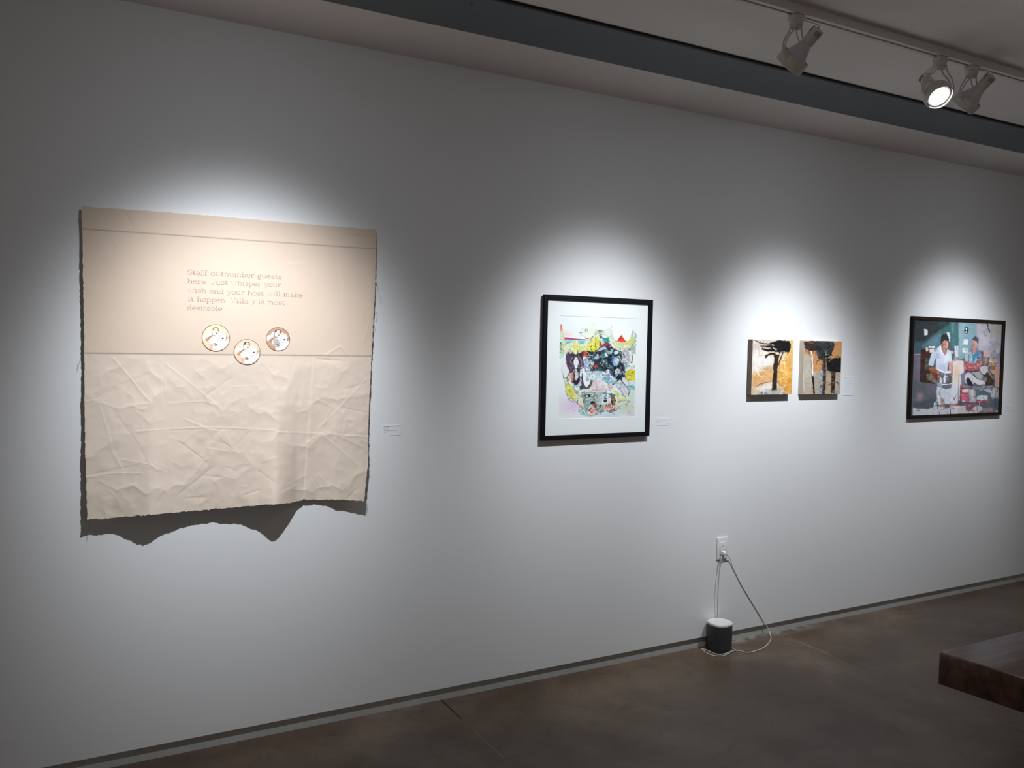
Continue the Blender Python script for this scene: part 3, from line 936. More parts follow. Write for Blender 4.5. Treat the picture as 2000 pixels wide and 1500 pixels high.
def moulding(outer, inner, yb, proud, name, mt, root):
    """mitred frame: outer and inner corner lists TL TR BR BL in (x, z), plane offsets by height"""
    mb = MB(); bm = mb.bm
    loops = []
    for (pts, dy) in ((outer, 0.0), (outer, proud), (inner, proud), (inner, proud - 0.006), ):
        loops.append([bm.verts.new((x, -(yb(z) + dy) if dy else -yb(z) * 0 - max(0.001, yb(z) - 0.004), z)) for x, z in pts])
    inn = [bm.verts.new((x, -max(0.001, yb(z) - 0.004), z)) for x, z in inner]
    loops.append(inn)
    for a, b in zip(loops, loops[1:] + loops[:1]):
        for i in range(4):
            bm.faces.new([a[i], a[(i + 1) % 4], b[(i + 1) % 4], b[i]])
    # ease the two front arrises
    ed = [e for e in bm.edges if (e.verts[0] in loops[1] and e.verts[1] in loops[1]) or (e.verts[0] in loops[2] and e.verts[1] in loops[2])]
    bmesh.ops.bevel(bm, geom=ed, offset=0.0012, segments=2, affect='EDGES', profile=0.5)
    return mb.build(name, mt, root, smooth=True)


def corners(px, off):
    """px TL TR BL BR -> averaged upright rectangle on the plane y=-off"""
    q = [aty(p, -off) for p in px]
    return q


def rect_fit(px, off):
    q = corners(px, off)
    xl, xr = (q[0][0] + q[2][0]) / 2, (q[1][0] + q[3][0]) / 2
    zt_, zb_ = (q[0][2] + q[1][2]) / 2, (q[2][2] + q[3][2]) / 2
    return xl, xr, zt_, zb_

# ---- black framed collage print
T1, B1 = 0.026, 0.024          # the frame leans a little away from the wall at the top
xl, xr, zt_, zb_ = rect_fit([(1061.4, 574.9), (1277.5, 585.6), (1053, 860.5), (1266.9, 851.9)], 0.025)
xl = rect_fit([(1061.4, 574.9), (1277.5, 585.6), (1054, 860.5), (1266.9, 851.9)], 0.009)[0]
yf = lambda z: face_off(z, zb_, zt_, B1, T1) - 0.0
ix0, ix1, iz1, iz0 = rect_fit([(1072, 585.6), (1269, 595.2), (1064.1, 850.6), (1259, 844.4)], 0.025)
pic = thing('framed_print', 'tall black framed print with a white mat and a busy colourful collage', 'picture', ((xl + xr) / 2, 0, zb_))
yb1 = lambda z: yf(z) - 0.014
moulding([(xl, zt_), (xr, zt_), (xr, zb_), (xl, zb_)], [(ix0, iz1), (ix1, iz1), (ix1, iz0), (ix0, iz0)], yb1, 0.014, 'frame', BLACKW, pic)
mx0, mx1, mz1, mz0 = rect_fit([(1095, 616.5), (1246.6, 622.3), (1088.7, 818.2), (1238.7, 814.6)], 0.0185)
mb = MB(); bm = mb.bm
ym = lambda z: yf(z) - 0.0065
o_ = [bm.verts.new((x, -ym(z), z)) for x, z in ((ix0, iz1), (ix1, iz1), (ix1, iz0), (ix0, iz0))]
i_ = [bm.verts.new((x, -ym(z), z)) for x, z in ((mx0, mz1), (mx1, mz1), (mx1, mz0), (mx0, mz0))]
for a in range(4):
    bm.faces.new([o_[a], o_[(a + 1) % 4], i_[(a + 1) % 4], i_[a]])
board = mb.build('mat_board', MATBOARD, pic)
mb = MB(); bm = mb.bm
i_ = [bm.verts.new((x, -ym(z), z)) for x, z in ((mx0, mz1), (mx1, mz1), (mx1, mz0), (mx0, mz0))]
e_ = .0012
j_ = [bm.verts.new((x, -ym(z) + .0012, z)) for x, z in ((mx0 + e_, mz1 - e_), (mx1 - e_, mz1 - e_), (mx1 - e_, mz0 + e_), (mx0 + e_, mz0 + e_))]
for a in range(4):
    bm.faces.new([i_[a], i_[(a + 1) % 4], j_[(a + 1) % 4], j_[a]])
mb.build('mat_bevel', BEVELW, board)
q_ = [(x, -ym(z) + .0013, z) for x, z in ((mx0, mz1), (mx1, mz1), (mx0, mz0), (mx1, mz0))]
P = quad_grid(q_, 320, 410)
A = Art(*toph(P[..., 0], P[..., 1], P[..., 2]), 'F6F8F9')
# lower washes
A.frame(1085, 715, 15)
A.g('EAC4EC', 520, 1150, 230, 170, .75); A.g('EFD6F0', 330, 1150, 420, 330, .5)
A.frame(1165, 715, 15)
A.g('E6BDEE', 330, 1470, 160, 70, .8); A.g('E4CFE8', 1020, 1400, 150, 120, .8)
A.p('CFDCCC', [(640, 1040), (880, 990), (1010, 700), (1130, 690), (1130, 1250), (900, 1400), (600, 1400)], .75, soft=120)
A.g('DCDDB8', 850, 1180, 160, 120, .5)
A.p('DCEAF0', [(-200, 1500), (100, 1300), (640, 1250), (640, 1500)], .8, soft=120)
# --- upper left
A.frame(1085, 625, 15, wob=16, wsc=50)
A.g('FBCFC8', 330, 430, 150, 90, .6)
A.p('DDE3C4', [(195, 220), (225, 270), (258, 520), (320, 700), (300, 800), (250, 990), (120, 990), (125, 560), (145, 400), (190, 330)], .9)
A.p('F06A60', [(145, 120), (195, 122), (192, 330), (142, 330)], .95); A.g('F3B8A8', 165, 330, 40, 70, .7)
A.frame(1085, 625, 15, wob=5, wsc=50)
A.p('C23C78', [(255, 510), (560, 545), (890, 572), (890, 592), (560, 582), (265, 570)])
A.l('6A2450', 7, [(255, 512), (560, 546), (890, 573)])
A.p('8AE4DE', [(295, 588), (560, 590), (540, 640), (440, 665), (330, 690), (310, 640)]); A.g('6FA8E8', 400, 660, 80, 22, .8)
A.p('80DCE8', [(640, 595), (885, 600), (860, 640), (830, 690), (720, 685), (660, 645)]); A.g('6FB0EE', 780, 665, 90, 25, .8)
A.frame(1085, 625, 15, wob=26, wsc=60)
A.p('D2DCBC', [(130, 570), (300, 600), (330, 700), (310, 800), (250, 980), (130, 990), (110, 800)], .9, ink='55604E', inks=60)
A.l('42483E', 12, [(130, 850), (190, 890), (250, 880)], .8); A.l('3C423A', 12, [(130, 940), (180, 960), (240, 985)], .7)
A.e('30342E', 145, 685, 16, 12); A.l('5C6A66', 16, [(300, 720), (340, 680), (400, 660)], .7)
A.p('A6E2CE', [(115, 985), (250, 990), (235, 1130), (112, 1140)], .75, soft=20)
A.p('F1F2F4', [(180, 1130), (290, 1000), (330, 1350), (400, 1500), (170, 1500)], .9)
A.l('A9B0B8', 10, [(200, 1300), (175, 1430), (190, 1560), (220, 1620)], .8)
A.p('3B2A42', [(365, 880), (400, 960), (430, 1000), (520, 900), (540, 1000), (660, 985), (850, 880), (940, 970), (1000, 1100), (1100, 1350), (1090, 1500), (1000, 1500), (400, 1560), (380, 1450), (320, 1350), (300, 1040)], .96, ink='8E7C96', inks=46)
A.p('5E3B58', [(360, 1050), (440, 1080), (420, 1300), (500, 1500), (420, 1500), (370, 1350)], .9, ink='241A28', inks=40)
A.p('2B2030', [(420, 990), (560, 1000), (800, 940), (820, 1060), (700, 1120), (600, 1040), (480, 1080)], .85, ink='54445E', inks=36)
A.l('9C9CA8', 34, [(500, 1080), (430, 1220), (470, 1360), (540, 1480)], .75); A.l('3A3340', 30, [(540, 1090), (480, 1230), (520, 1400)], .8)
A.l('8B8A9A', 30, [(670, 1060), (750, 1200), (760, 1340), (700, 1480)], .75)
A.l('A6A8B6', 20, [(720, 1090), (800, 1240), (810, 1400)], .6)
A.p('F6F6FA', [(600, 1085), (655, 1120), (680, 1200), (672, 1290), (640, 1370), (600, 1430), (560, 1360), (525, 1270), (530, 1190), (560, 1110)])
for yy in (1150, 1200, 1260, 1310):
    A.l('C6CAD2', 5, [(545, yy), (600, yy + 14), (660, yy)], .8)
A.p('FBFBFD', [(720, 1490), (740, 1430), (800, 1400), (860, 1430), (880, 1500)])
A.p('F0EC9A', [(590, 575), (640, 650), (720, 700), (850, 700), (885, 800), (840, 900), (680, 960), (620, 1000), (545, 985), (520, 880), (470, 960), (440, 900), (450, 800), (560, 680), (400, 720), (330, 830), (300, 980), (260, 1000), (255, 830), (330, 740), (400, 685), (500, 650)], .97, ink='C8C47C', inks=60, inka=.7)
A.p('E6E8BC', [(300, 780), (400, 690), (520, 650), (560, 690), (470, 780), (440, 900), (370, 870), (330, 1000), (250, 1010)], .75)
A.l('8E8456', 8, [(590, 600), (560, 690), (470, 790), (440, 880)], .7); A.l('6F6A5C', 7, [(640, 640), (700, 690), (800, 700)], .7)
A.l('433E3A', 12, [(520, 900), (525, 980), (560, 1000)], .8); A.p('B9B9AE', [(380, 850), (440, 820), (450, 900), (470, 990), (420, 980), (380, 900)], .8, ink='3A3640', inks=30)
# sheep-like head
A.frame(1085, 625, 15, wob=10, wsc=50)
A.p('F2F5E6', [(700, 380), (760, 330), (790, 200), (900, 150), (1050, 110), (1200, 160), (1260, 330), (1270, 450), (1110, 470), (1010, 560), (900, 540), (860, 480), (800, 450), (715, 420)], .95, soft=30)
A.p('DFE5C6', [(1130, 280), (1350, 330), (1350, 450), (1200, 470), (1120, 430)], .9, ink='7F8478', inks=50)
A.l('9A9AA0', 8, [(700, 375), (712, 415), (780, 448), (850, 478), (885, 540)], .8); A.l('8E8E94', 7, [(780, 290), (730, 345), (700, 375)], .5)
A.e('8A8C90', 905, 300, 42, 48, 20, .85, ring=12); A.e('6E7076', 880, 310, 16, 24, 0, .8)
A.e('6A6A70', 790, 248, 14, 12, 0, .8); A.l('5C6078', 18, [(705, 370), (740, 368), (775, 372)], .8); A.e('5E6270', 745, 372, 20, 14, 0, .7)
A.l('8C9068', 30, [(1010, 560), (1060, 520), (1110, 470)], .8); A.l('4C5040', 10, [(1000, 580), (1070, 550), (1120, 470)], .8)
A.l('4A4E40', 22, [(890, 545), (955, 545)], .9); A.l('B8BAB0', 8, [(1000, 80), (1100, 110), (1200, 135)], .5)
# yellow shell
A.frame(1085, 625, 15, wob=20, wsc=60)
A.p('ECE44E', [(1190, 480), (1270, 500), (1300, 640), (1290, 760), (1240, 860), (1150, 930), (1080, 978), (990, 978), (900, 920), (885, 820), (960, 720), (1060, 600), (1110, 520)], .97, ink='A89C30', inks=46)
A.p('EFE9A0', [(1180, 480), (1260, 500), (1280, 600), (1200, 600), (1100, 660), (1000, 760), (900, 880), (900, 800), (980, 700), (1080, 580)], .7)
A.p('D8D69A', [(870, 620), (960, 560), (1080, 560), (1060, 640), (960, 730), (890, 740)], .85, ink='77785A', inks=40)
A.l('5A5418', 22, [(1150, 670), (1165, 760), (1180, 840)], .85); A.l('6A6428', 30, [(1060, 760), (1020, 830), (1060, 890)], .8)
A.l('6A6428', 26, [(1170, 540), (1180, 590)], .8); A.l('5A5424', 10, [(1190, 600), (1180, 640)], .8); A.l('F6E83A', 30, [(920, 940), (1010, 960), (1100, 900)], .7)
# --- big dark mass
A.frame(1165, 625, 15, wob=22, wsc=50)
A.p('131E28', [(-280, 900), (-60, 940), (100, 800), (200, 740), (420, 740), (560, 870), (660, 900), (740, 920), (760, 1250), (840, 1340), (830, 1500), (850, 1720), (480, 1900), (200, 1700), (-100, 1540), (-150, 1500), (-40, 1350), (-300, 1320), (-330, 1000)], .97, ink='33505A', inks=40)
A.p('1E6A66', [(-260, 1020), (-180, 1060), (-170, 1150), (-260, 1120)]); A.p('1F7C78', [(200, 940), (225, 1000), (190, 1190), (130, 1190)], .85)
A.p('2F8E8C', [(180, 1140), (290, 1130), (280, 1220), (190, 1220)], .85); A.p('5FA6B0', [(210, 900), (290, 930), (330, 980), (400, 900), (470, 850), (440, 960), (350, 1010), (280, 1000)], .8)
A.p('B9D0DC', [(250, 870), (400, 900), (420, 830), (500, 850), (450, 950), (350, 1000), (300, 940)], .75)
A.p('2E9A92', [(150, 500), (240, 530), (340, 500), (390, 600), (430, 640), (370, 660), (250, 640), (160, 560)], .95, ink='16504E', inks=40)
A.p('6E2E30', [(100, 560), (140, 600), (260, 640), (430, 690), (450, 760), (380, 800), (240, 740), (120, 780)], .9, ink='F4DCD4', inks=46, inka=.95)
A.p('F4E4DE', [(110, 560), (180, 620), (240, 690), (170, 700), (110, 720)], .85)
A.p('8E2E2A', [(90, 620), (140, 640), (130, 760), (90, 740)], .8)
A.p('CBD4EE', [(0, 920), (70, 850), (150, 800), (240, 765), (300, 830), (240, 870), (120, 900), (10, 925)], .95); A.l('EDB9CE', 34, [(20, 915), (110, 870), (210, 850), (310, 850)], .8)
A.p('BFC8E0', [(0, 1050), (40, 970), (70, 1060), (60, 1150), (-110, 1130)], .9); A.l('E6ECF6', 16, [(30, 990), (10, 1060), (-40, 1110)], .9)
A.p('ECECF4', [(245, 950), (290, 960), (330, 1050), (310, 1090), (260, 1080), (225, 1010)])
A.p('E8E8F0', [(500, 950), (560, 905), (640, 910), (650, 980), (600, 1005), (520, 1000)]); A.l('3E2038', 18, [(490, 940), (510, 1000), (600, 1020)], .8)
A.p('1B6656', [(670, 900), (740, 930), (730, 1010), (690, 1040), (640, 990)], .95)
A.p('3E8ED8', [(460, 1060), (560, 1065), (580, 1110), (500, 1160), (480, 1280), (420, 1230), (430, 1130)])
A.p('D4D6DE', [(540, 1110), (620, 1090), (670, 1150), (660, 1250), (600, 1340), (520, 1340), (470, 1230), (500, 1160)], .97, ink='7E8088', inks=34); A.p('2F6FC0', [(420, 1160), (480, 1150), (470, 1290), (430, 1270)], .8)
A.l('C0D0D2', 30, [(660, 1060), (710, 1150), (750, 1260)], .85)
A.p('C0BEC8', [(770, 900), (850, 860), (930, 880), (980, 1000), (980, 1200), (900, 1330), (820, 1320), (750, 1200), (740, 1050)], .97, ink='77727E', inks=40)
A.l('EDECF2', 26, [(840, 960), (860, 1080), (850, 1180), (920, 1260)], .9); A.l('5A5260', 14, [(810, 950), (790, 1040), (840, 1110), (870, 1060)], .8); A.l('8A8490', 12, [(930, 920), (950, 1080), (920, 1220)], .6)
A.p('DFE6D6', [(980, 960), (1060, 980), (1040, 1180), (980, 1310), (900, 1330), (980, 1200)], .9)
A.l('4A2530', 26, [(1050, 1020), (1060, 1120), (1020, 1250)], .9)
# ochre hollow on the right
A.p('D8DEC0', [(220, 330), (450, 310), (480, 500), (560, 590), (640, 640), (880, 640), (960, 560), (1030, 400), (1080, 320), (1180, 440), (1160, 560), (1150, 1000), (1080, 1010), (980, 900), (930, 870), (760, 880), (640, 880), (560, 850), (420, 650), (340, 500), (200, 460)], .92, ink='A8AE96', inks=70, inka=.6)
A.p('ECEDE2', [(230, 330), (440, 320), (450, 440), (330, 480), (210, 440)], .9); A.l('C9D4D8', 26, [(230, 300), (330, 285), (420, 270), (440, 180)], .7)
A.p('B7BCAE', [(60, 290), (210, 300), (220, 400), (160, 450), (60, 400)], .9, ink='34383C', inks=34)
A.p('3A4A54', [(70, 460), (170, 470), (140, 560), (90, 540)], .8)
A.p('E3DC72', [(640, 640), (760, 700), (900, 640), (980, 560), (1040, 520), (1100, 600), (1080, 680), (1000, 740), (840, 750), (700, 720), (540, 690), (560, 650)], .95); A.p('DCE0BC', [(480, 640), (640, 700), (690, 850), (640, 880), (560, 850), (450, 700)], .9, ink='A0A47C', inks=50)
A.l('EFEFD0', 18, [(420, 620), (500, 720), (600, 850)], .9); A.l('C8C46C', 8, [(640, 710), (700, 790), (720, 880)], .8)
A.frame(1165, 625, 15, wob=8, wsc=40)
A.p('F0402C', [(745, 420), (765, 500), (860, 620), (880, 645), (770, 650), (600, 620), (650, 540), (700, 470)], .95); A.g('B02030', 710, 530, 30, 40, .8)
A.p('FBFCFD', [(470, 150), (560, 100), (1000, 250), (1030, 320), (1000, 480), (930, 580), (860, 610), (770, 480), (745, 410), (720, 450), (600, 590), (520, 550), (480, 480)], .9, soft=20)
A.frame(1165, 625, 15, wob=20, wsc=40)
A.p('C9D2C8', [(1030, 380), (1060, 310), (1130, 350), (1180, 450), (1160, 580), (1100, 560), (1020, 480)], .8, ink='6E746E', inks=44)
A.p('7FC4BE', [(1060, 760), (1160, 690), (1160, 790), (1100, 810)], .85); A.p('AEB8B4', [(980, 800), (1060, 740), (1150, 830), (1150, 1010), (1040, 960)], .85, ink='6C7876', inks=40); A.l('3A4A48', 14, [(1040, 760), (1120, 640), (1160, 600)], .7)
A.p('4E2A26', [(920, 860), (990, 820), (985, 890), (950, 885)], .9)
A.p('BFD8DA', [(840, 1330), (960, 1310), (1000, 1370), (900, 1430), (840, 1480)], .9, ink='4A7C98', inks=30); A.p('D6E4CC', [(980, 1330), (1110, 1320), (1100, 1420), (1000, 1440)], .9)
A.l('4C5048', 12, [(1100, 1330), (1110, 1400), (1060, 1440)], .8)
# --- red accents, blue figures
A.frame(1085, 625, 15, wob=14, wsc=40)
A.p('EE4C22', [(850, 915), (925, 960), (905, 1070), (850, 1050), (800, 1105), (785, 1040), (820, 960)], .97, ink='B83A18', inks=30)
A.p('D8402E', [(1160, 1280), (1250, 1350), (1210, 1400), (1130, 1370)], .95); A.p('5A1A20', [(1080, 1360), (1130, 1340), (1110, 1420), (1070, 1410)], .8)
A.p('F0F2F0', [(800, 1110), (850, 1050), (900, 1080), (880, 1150), (820, 1170)], .95)
A.p('C6D0EC', [(860, 1100), (960, 1120), (990, 1280), (1000, 1440), (940, 1500), (880, 1450), (840, 1250)], .96, ink='6E7CA0', inks=36); A.l('88A4E4', 30, [(885, 1140), (880, 1280)], .8)
A.p('C9CCDA', [(1000, 1140), (1060, 1180), (1080, 1330), (1050, 1430), (1000, 1350), (980, 1220)], .9, ink='3A3E58', inks=30); A.p('A9B2B4', [(1080, 1180), (1140, 1230), (1110, 1350), (1070, 1320)], .8)
A.l('20284A', 10, [(1000, 1160), (1030, 1260), (1040, 1380)], .8)
# --- lower left
A.frame(1085, 715, 15, wob=18, wsc=50)
A.p('F0F1F5', [(180, -40), (320, -60), (340, 60), (400, 130), (370, 200), (330, 290), (230, 250), (175, 120)], .95)
A.l('7E8490', 8, [(180, 30), (180, 130), (230, 250), (240, 340)], .8)
A.p('4B3048', [(380, -60), (540, -60), (530, 120), (520, 200), (440, 170), (400, 60)], .95, ink='A88AA8', inks=40)
A.p('24202C', [(500, 150), (700, 40), (720, 200), (700, 460), (600, 560), (450, 470), (520, 400)], .92, ink='6A5C78', inks=36)
A.p('E4E8EC', [(550, 100), (610, 90), (660, 200), (670, 330), (620, 420), (560, 380), (580, 260)], .95, ink='8A9296', inks=34)
A.p('2A1838', [(560, 440), (690, 380), (700, 480), (620, 560), (480, 450)], .95); A.l('5E3C8C', 20, [(720, 330), (710, 440), (640, 540)], .8)
A.p('E8756E', [(470, 190), (525, 200), (530, 330), (510, 460), (460, 450)], .97)
A.p('A8C8DC', [(490, 480), (600, 560), (690, 560), (640, 640), (560, 600), (490, 530)], .95); A.l('C8D2EC', 40, [(740, 330), (735, 470), (680, 590)], .9)
A.p('2C2A36', [(730, 300), (800, 230), (820, 500), (900, 640), (1010, 500), (1040, 330), (1120, 350), (1090, 480), (1000, 640), (900, 680), (700, 690), (700, 600), (760, 540)], .9, ink='8C8894', inks=34)
A.l('FAFAFC', 86, [(745, 260), (760, 170), (800, 130), (840, 200), (850, 420), (880, 520), (960, 500), (1010, 330)], .98)
A.p('443464', [(770, 200), (800, 230), (810, 420), (790, 500), (770, 430)], .9); A.p('CDD4F0', [(735, 260), (765, 230), (760, 450), (735, 420)], .8)
A.p('BCDCE0', [(890, 60), (980, 80), (1040, 200), (1030, 330), (980, 430), (910, 440), (880, 330), (890, 200)], .95, ink='8CB4BC', inks=50)
A.l('4C6C70', 14, [(890, 400), (940, 450), (975, 390)], .8); A.e('50686C', 945, 350, 22, 40, 20, .6)
A.p('D6DBC2', [(370, 190), (470, 200), (460, 440), (330, 480), (260, 360), (350, 330)], .92, ink='4E5040', inks=44)
A.l('2C2E2A', 14, [(225, 270), (240, 400), (280, 480), (300, 640)], .85); A.l('34362C', 22, [(270, 340), (340, 350), (380, 220)], .7)
A.p('ECE56E', [(300, 500), (360, 470), (440, 560), (520, 640), (620, 880), (620, 960), (560, 1000), (470, 940), (330, 820), (290, 720), (310, 600)], .97, ink='C2B850', inks=60)
A.g('A8A040', 390, 720, 45, 40, .7); A.l('54543A', 12, [(300, 740), (350, 840), (470, 950), (560, 1020), (640, 1100)], .85)
A.p('E9ECDA', [(460, 560), (560, 600), (700, 700), (720, 850), (640, 920), (560, 800), (500, 650)], .9, ink='57573F', inks=46)
A.p('9FA09A', [(540, 700), (640, 700), (680, 780), (640, 840), (580, 800)], .8, ink='2C2C2C', inks=30)
A.p('E4E2B8', [(640, 860), (740, 780), (790, 900), (760, 960), (650, 950)], .95); A.p('F0EEB0', [(680, 980), (760, 960), (810, 1040), (740, 1140), (680, 1120)], .95); A.p('F0EEB0', [(760, 1130), (810, 1100), (840, 1210), (790, 1240)], .95)
A.l('3A3C30', 16, [(650, 960), (630, 1080), (720, 1160), (800, 1250)], .85); A.l('2A2C24', 12, [(750, 1140), (790, 1260)], .8)
A.p('F2F2F2', [(370, 880), (480, 960), (490, 1020), (440, 1020), (380, 960)], .9); A.l('3C4048', 12, [(330, 830), (380, 980), (470, 1030), (560, 1060)], .85)
# grey-green body at the bottom
A.p('B4C8C0', [(740, 780), (1000, 770), (1350, 750), (1500, 780), (1500, 1300), (1200, 1440), (900, 1460), (840, 1300), (830, 1150), (800, 1000), (760, 880)], .95, ink='4C5C58', inks=60)
A.p('8FA8A4', [(820, 1000), (980, 1000), (980, 1200), (880, 1330), (830, 1200)], .7)
A.p('DDE5DC', [(730, 720), (1000, 690), (1350, 700), (1500, 740), (1200, 770), (900, 770), (760, 780)], .95); A.l('5A746C', 10, [(740, 770), (900, 780), (1100, 780), (1350, 760)], .85)
A.e('101414', 1000, 870, 36, 42, 0, .95); A.l('20282A', 26, [(830, 870), (900, 850), (960, 840)], .8); A.l('2C3434', 20, [(860, 950), (930, 900), (1100, 880)], .7);
A.p('20181C', [(1020, 1080), (1080, 1010), (1140, 1040), (1160, 1110), (1060, 1120)], .95); A.p('9E4A44', [(1080, 1100), (1180, 1080), (1220, 1200), (1150, 1230), (1090, 1180)], .9, ink='3A1A1C', inks=26)
A.p('F0DAD4', [(970, 1200), (1060, 1130), (1160, 1240), (1180, 1400), (1000, 1440), (930, 1380)], .95, ink='C86A5C', inks=40); A.p('F0583E', [(980, 1290), (1100, 1300), (1090, 1380), (990, 1360)], .9, ink='F8C4B8', inks=30)
A.p('D0DEE2', [(1200, 800), (1280, 860), (1310, 1100), (1260, 1200), (1180, 1000)], .9, ink='6E8288', inks=40)
A.p('9FD8DC', [(710, 1310), (780, 1260), (860, 1300), (880, 1420), (800, 1440), (720, 1400)], .95, ink='387078', inks=36)
A.l('66787A', 9, [(720, 1400), (880, 1450), (1080, 1470), (1200, 1390), (1300, 1330)], .8)
A.p('B05A48', [(1110, 430), (1210, 440), (1240, 560), (1200, 700), (1110, 660), (1020, 560)], .9, ink='4A2420', inks=32); A.l('E8C0A8', 14, [(1100, 480), (1130, 580), (1200, 640)], .8)
# centre animals
A.frame(1165, 715, 15, wob=16, wsc=44)
A.p('C7E0EC', [(-220, 160), (-60, 140), (120, 140), (260, 160), (300, 260), (330, 420), (560, 440), (550, 520), (400, 520), (240, 480), (100, 380), (-60, 420), (-200, 400), (-240, 280)], .95, ink='9EC0CC', inks=50)
A.e('F8FAFC', 200, 262, 78, 84, 0, .98); A.e('8E98A0', 200, 262, 36, 30, 0, .9); A.e('3C444C', 190, 270, 14, 14)
A.e('F0F6F8', -120, 300, 80, 80, 0, .8); A.e('6C747C', -118, 322, 14, 14, 0, .8); A.l('7CC8CE', 60, [(110, 370), (240, 390), (280, 460), (540, 470)], .8)
A.p('F1DCE4', [(-100, 420), (160, 420), (240, 510), (430, 530), (520, 600), (470, 690), (300, 720), (100, 730), (-160, 720), (-140, 560)], .95, ink='B4A4B0', inks=50)
A.l('E896A0', 40, [(-120, 700), (60, 690), (220, 650)], .6); A.l('F8F8FA', 40, [(130, 430), (140, 580)], .9); A.l('F8F4F6', 18, [(180, 630), (240, 600), (300, 620)], .9); A.l('7A6A7A', 9, [(350, 580), (390, 640), (440, 600)], .8)
A.p('E6EAF6', [(260, 120), (330, 80), (380, 90), (460, 260), (560, 380), (620, 400), (560, 440), (340, 430), (300, 260)], .96, ink='8088B8', inks=44)
A.p('30507C', [(370, 130), (400, 140), (470, 270), (440, 280), (390, 220)], .9); A.p('7A86D0', [(320, 260), (380, 260), (400, 400), (340, 420)], .8)
A.p('DDD8E6', [(540, 120), (620, 60), (720, 120), (680, 200), (600, 230), (540, 230)], .95, ink='54506A', inks=34); A.p('3C7CC8', [(540, 230), (640, 240), (700, 190), (760, 150), (740, 260), (600, 280)], .9, ink='102040', inks=26)
A.l('C9CCD6', 12, [(480, 90), (500, 180), (520, 260)], .7)
A.p('DCDEEA', [(560, 480), (680, 400), (780, 480), (980, 700), (900, 860), (840, 920), (740, 880), (700, 740), (560, 600)], .96, ink='8C90A8', inks=50)
for a_, b_ in (((740, 560), (900, 820)), ((780, 540), (960, 740)), ((640, 620), (800, 880))):
    A.l('7C7E98', 8, [a_, b_], .8)
A.l('F4F4F8', 30, [(600, 540), (700, 600), (860, 860)], .6); A.l('54607C', 16, [(740, 840), (800, 850), (860, 900)], .7)
A.l('2C2430', 20, [(700, 400), (800, 500), (960, 700)], .9); A.l('6A5A64', 26, [(990, 700), (950, 790), (920, 870)], .85)
A.p('E2E8F4', [(740, 330), (830, 330), (920, 420), (1130, 450), (1130, 560), (900, 540), (780, 450), (730, 380)], .95); A.p('8CCAD0', [(880, 550), (1130, 570), (1130, 700), (1000, 680), (920, 620)], .95, ink='6CB0B8', inks=60)
A.p('E4CE2C', [(840, 240), (920, 110), (1000, 90), (1130, 110), (1130, 420), (920, 430), (840, 330)], .97, ink='B8A428', inks=54); A.p('E6E294', [(870, 320), (990, 240), (1010, 290), (920, 400)], .85); A.l('6A6830', 12, [(1000, 220), (1060, 160)], .8)
A.p('EDE98A', [(450, 740), (560, 710), (640, 740), (720, 880), (600, 920), (560, 820)], .97); A.p('E8EA9A', [(630, 930), (890, 900), (880, 980), (640, 1040)], .95); A.l('54583C', 12, [(640, 1045), (760, 1020), (880, 990)], .85)
A.p('2E7C6C', [(280, 800), (420, 790), (540, 830), (600, 880), (500, 870), (380, 850)], .8); A.l('20342C', 16, [(330, 820), (420, 860), (520, 830)], .8)
A.p('EDF2E4', [(170, 830), (300, 820), (400, 920), (400, 1040), (320, 1100), (250, 1150), (160, 1120), (150, 1000)], .95, ink='7A94C8', inks=40); A.p('6F90D8', [(200, 900), (280, 820), (300, 860), (240, 960)], .85); A.e('241C2C', 260, 1000, 55, 70, 15, .9); A.p('FAFAF4', [(310, 850), (380, 870), (400, 1000), (350, 1040)], .9)
A.p('20181A', [(430, 900), (520, 880), (560, 1000), (540, 1140), (460, 1160), (420, 1060)], .85); A.p('E4582C', [(450, 930), (520, 940), (510, 1010), (460, 1020)], .95); A.p('ECD85C', [(500, 1010), (530, 1040), (520, 1120), (495, 1110)], .95); A.l('C8A030', 14, [(560, 960), (570, 1060)], .8)
A.p('D85E50', [(330, 1100), (400, 1080), (440, 1150), (400, 1200), (320, 1180)], .95); A.p('E8B4A8', [(90, 1200), (300, 1160), (440, 1180), (620, 1130), (620, 1270), (480, 1280), (380, 1350), (260, 1290), (90, 1240)], .92, ink='A8483C', inks=36)
A.p('8A8C94', [(280, 1290), (440, 1290), (620, 1280), (500, 1330), (420, 1370), (320, 1340)], .8, ink='2C2C34', inks=26); A.e('1A1A20', 475, 1275, 24, 16); A.l('5E7A68', 8, [(600, 900), (630, 1000), (635, 1270)], .8)
A.p('14181C', [(90, 1120), (160, 1150), (100, 1210), (60, 1200)], .9); A.l('343C44', 24, [(50, 1280), (40, 1350)], .7); A.p('C8DCDC', [(20, 820), (80, 850), (110, 1100), (60, 1200), (20, 1050)], .85, ink='5C7074', inks=34)
A.frame(1085, 625, 15)
A.strokes(260, (330, 760, 2350, 2700), 90, 11, .30, 11, a=.8, curl=1.3, tint=['1A1C22', 'F4F4F8', '2E3A44', 'D8DCE8'])
A.strokes(110, (800, 900, 2000, 1700), 110, 22, .25, 12, a=.75, curl=1.2, tint=['2F8E8C', 'C9D6E6', '8FA8C8', 'F0F2F6', '101820'])
A.strokes(120, (600, 2050, 1850, 2750), 80, 14, .28, 13, a=.75, curl=1.3, tint=['C86A5C', 'F4F4F0', '2C3434', '9FD8DC'])
A.strokes(90, (120, 560, 2400, 1000), 70, 7, .22, 14, a=.6, curl=1.2)
A.n(.02, 5, 15)
PRINTM = attr_mat('collage_print_paper', 0.55, spec=0.2, gain=0.93)
grid_mesh('print', P, A.linear(), PRINTM, pic)
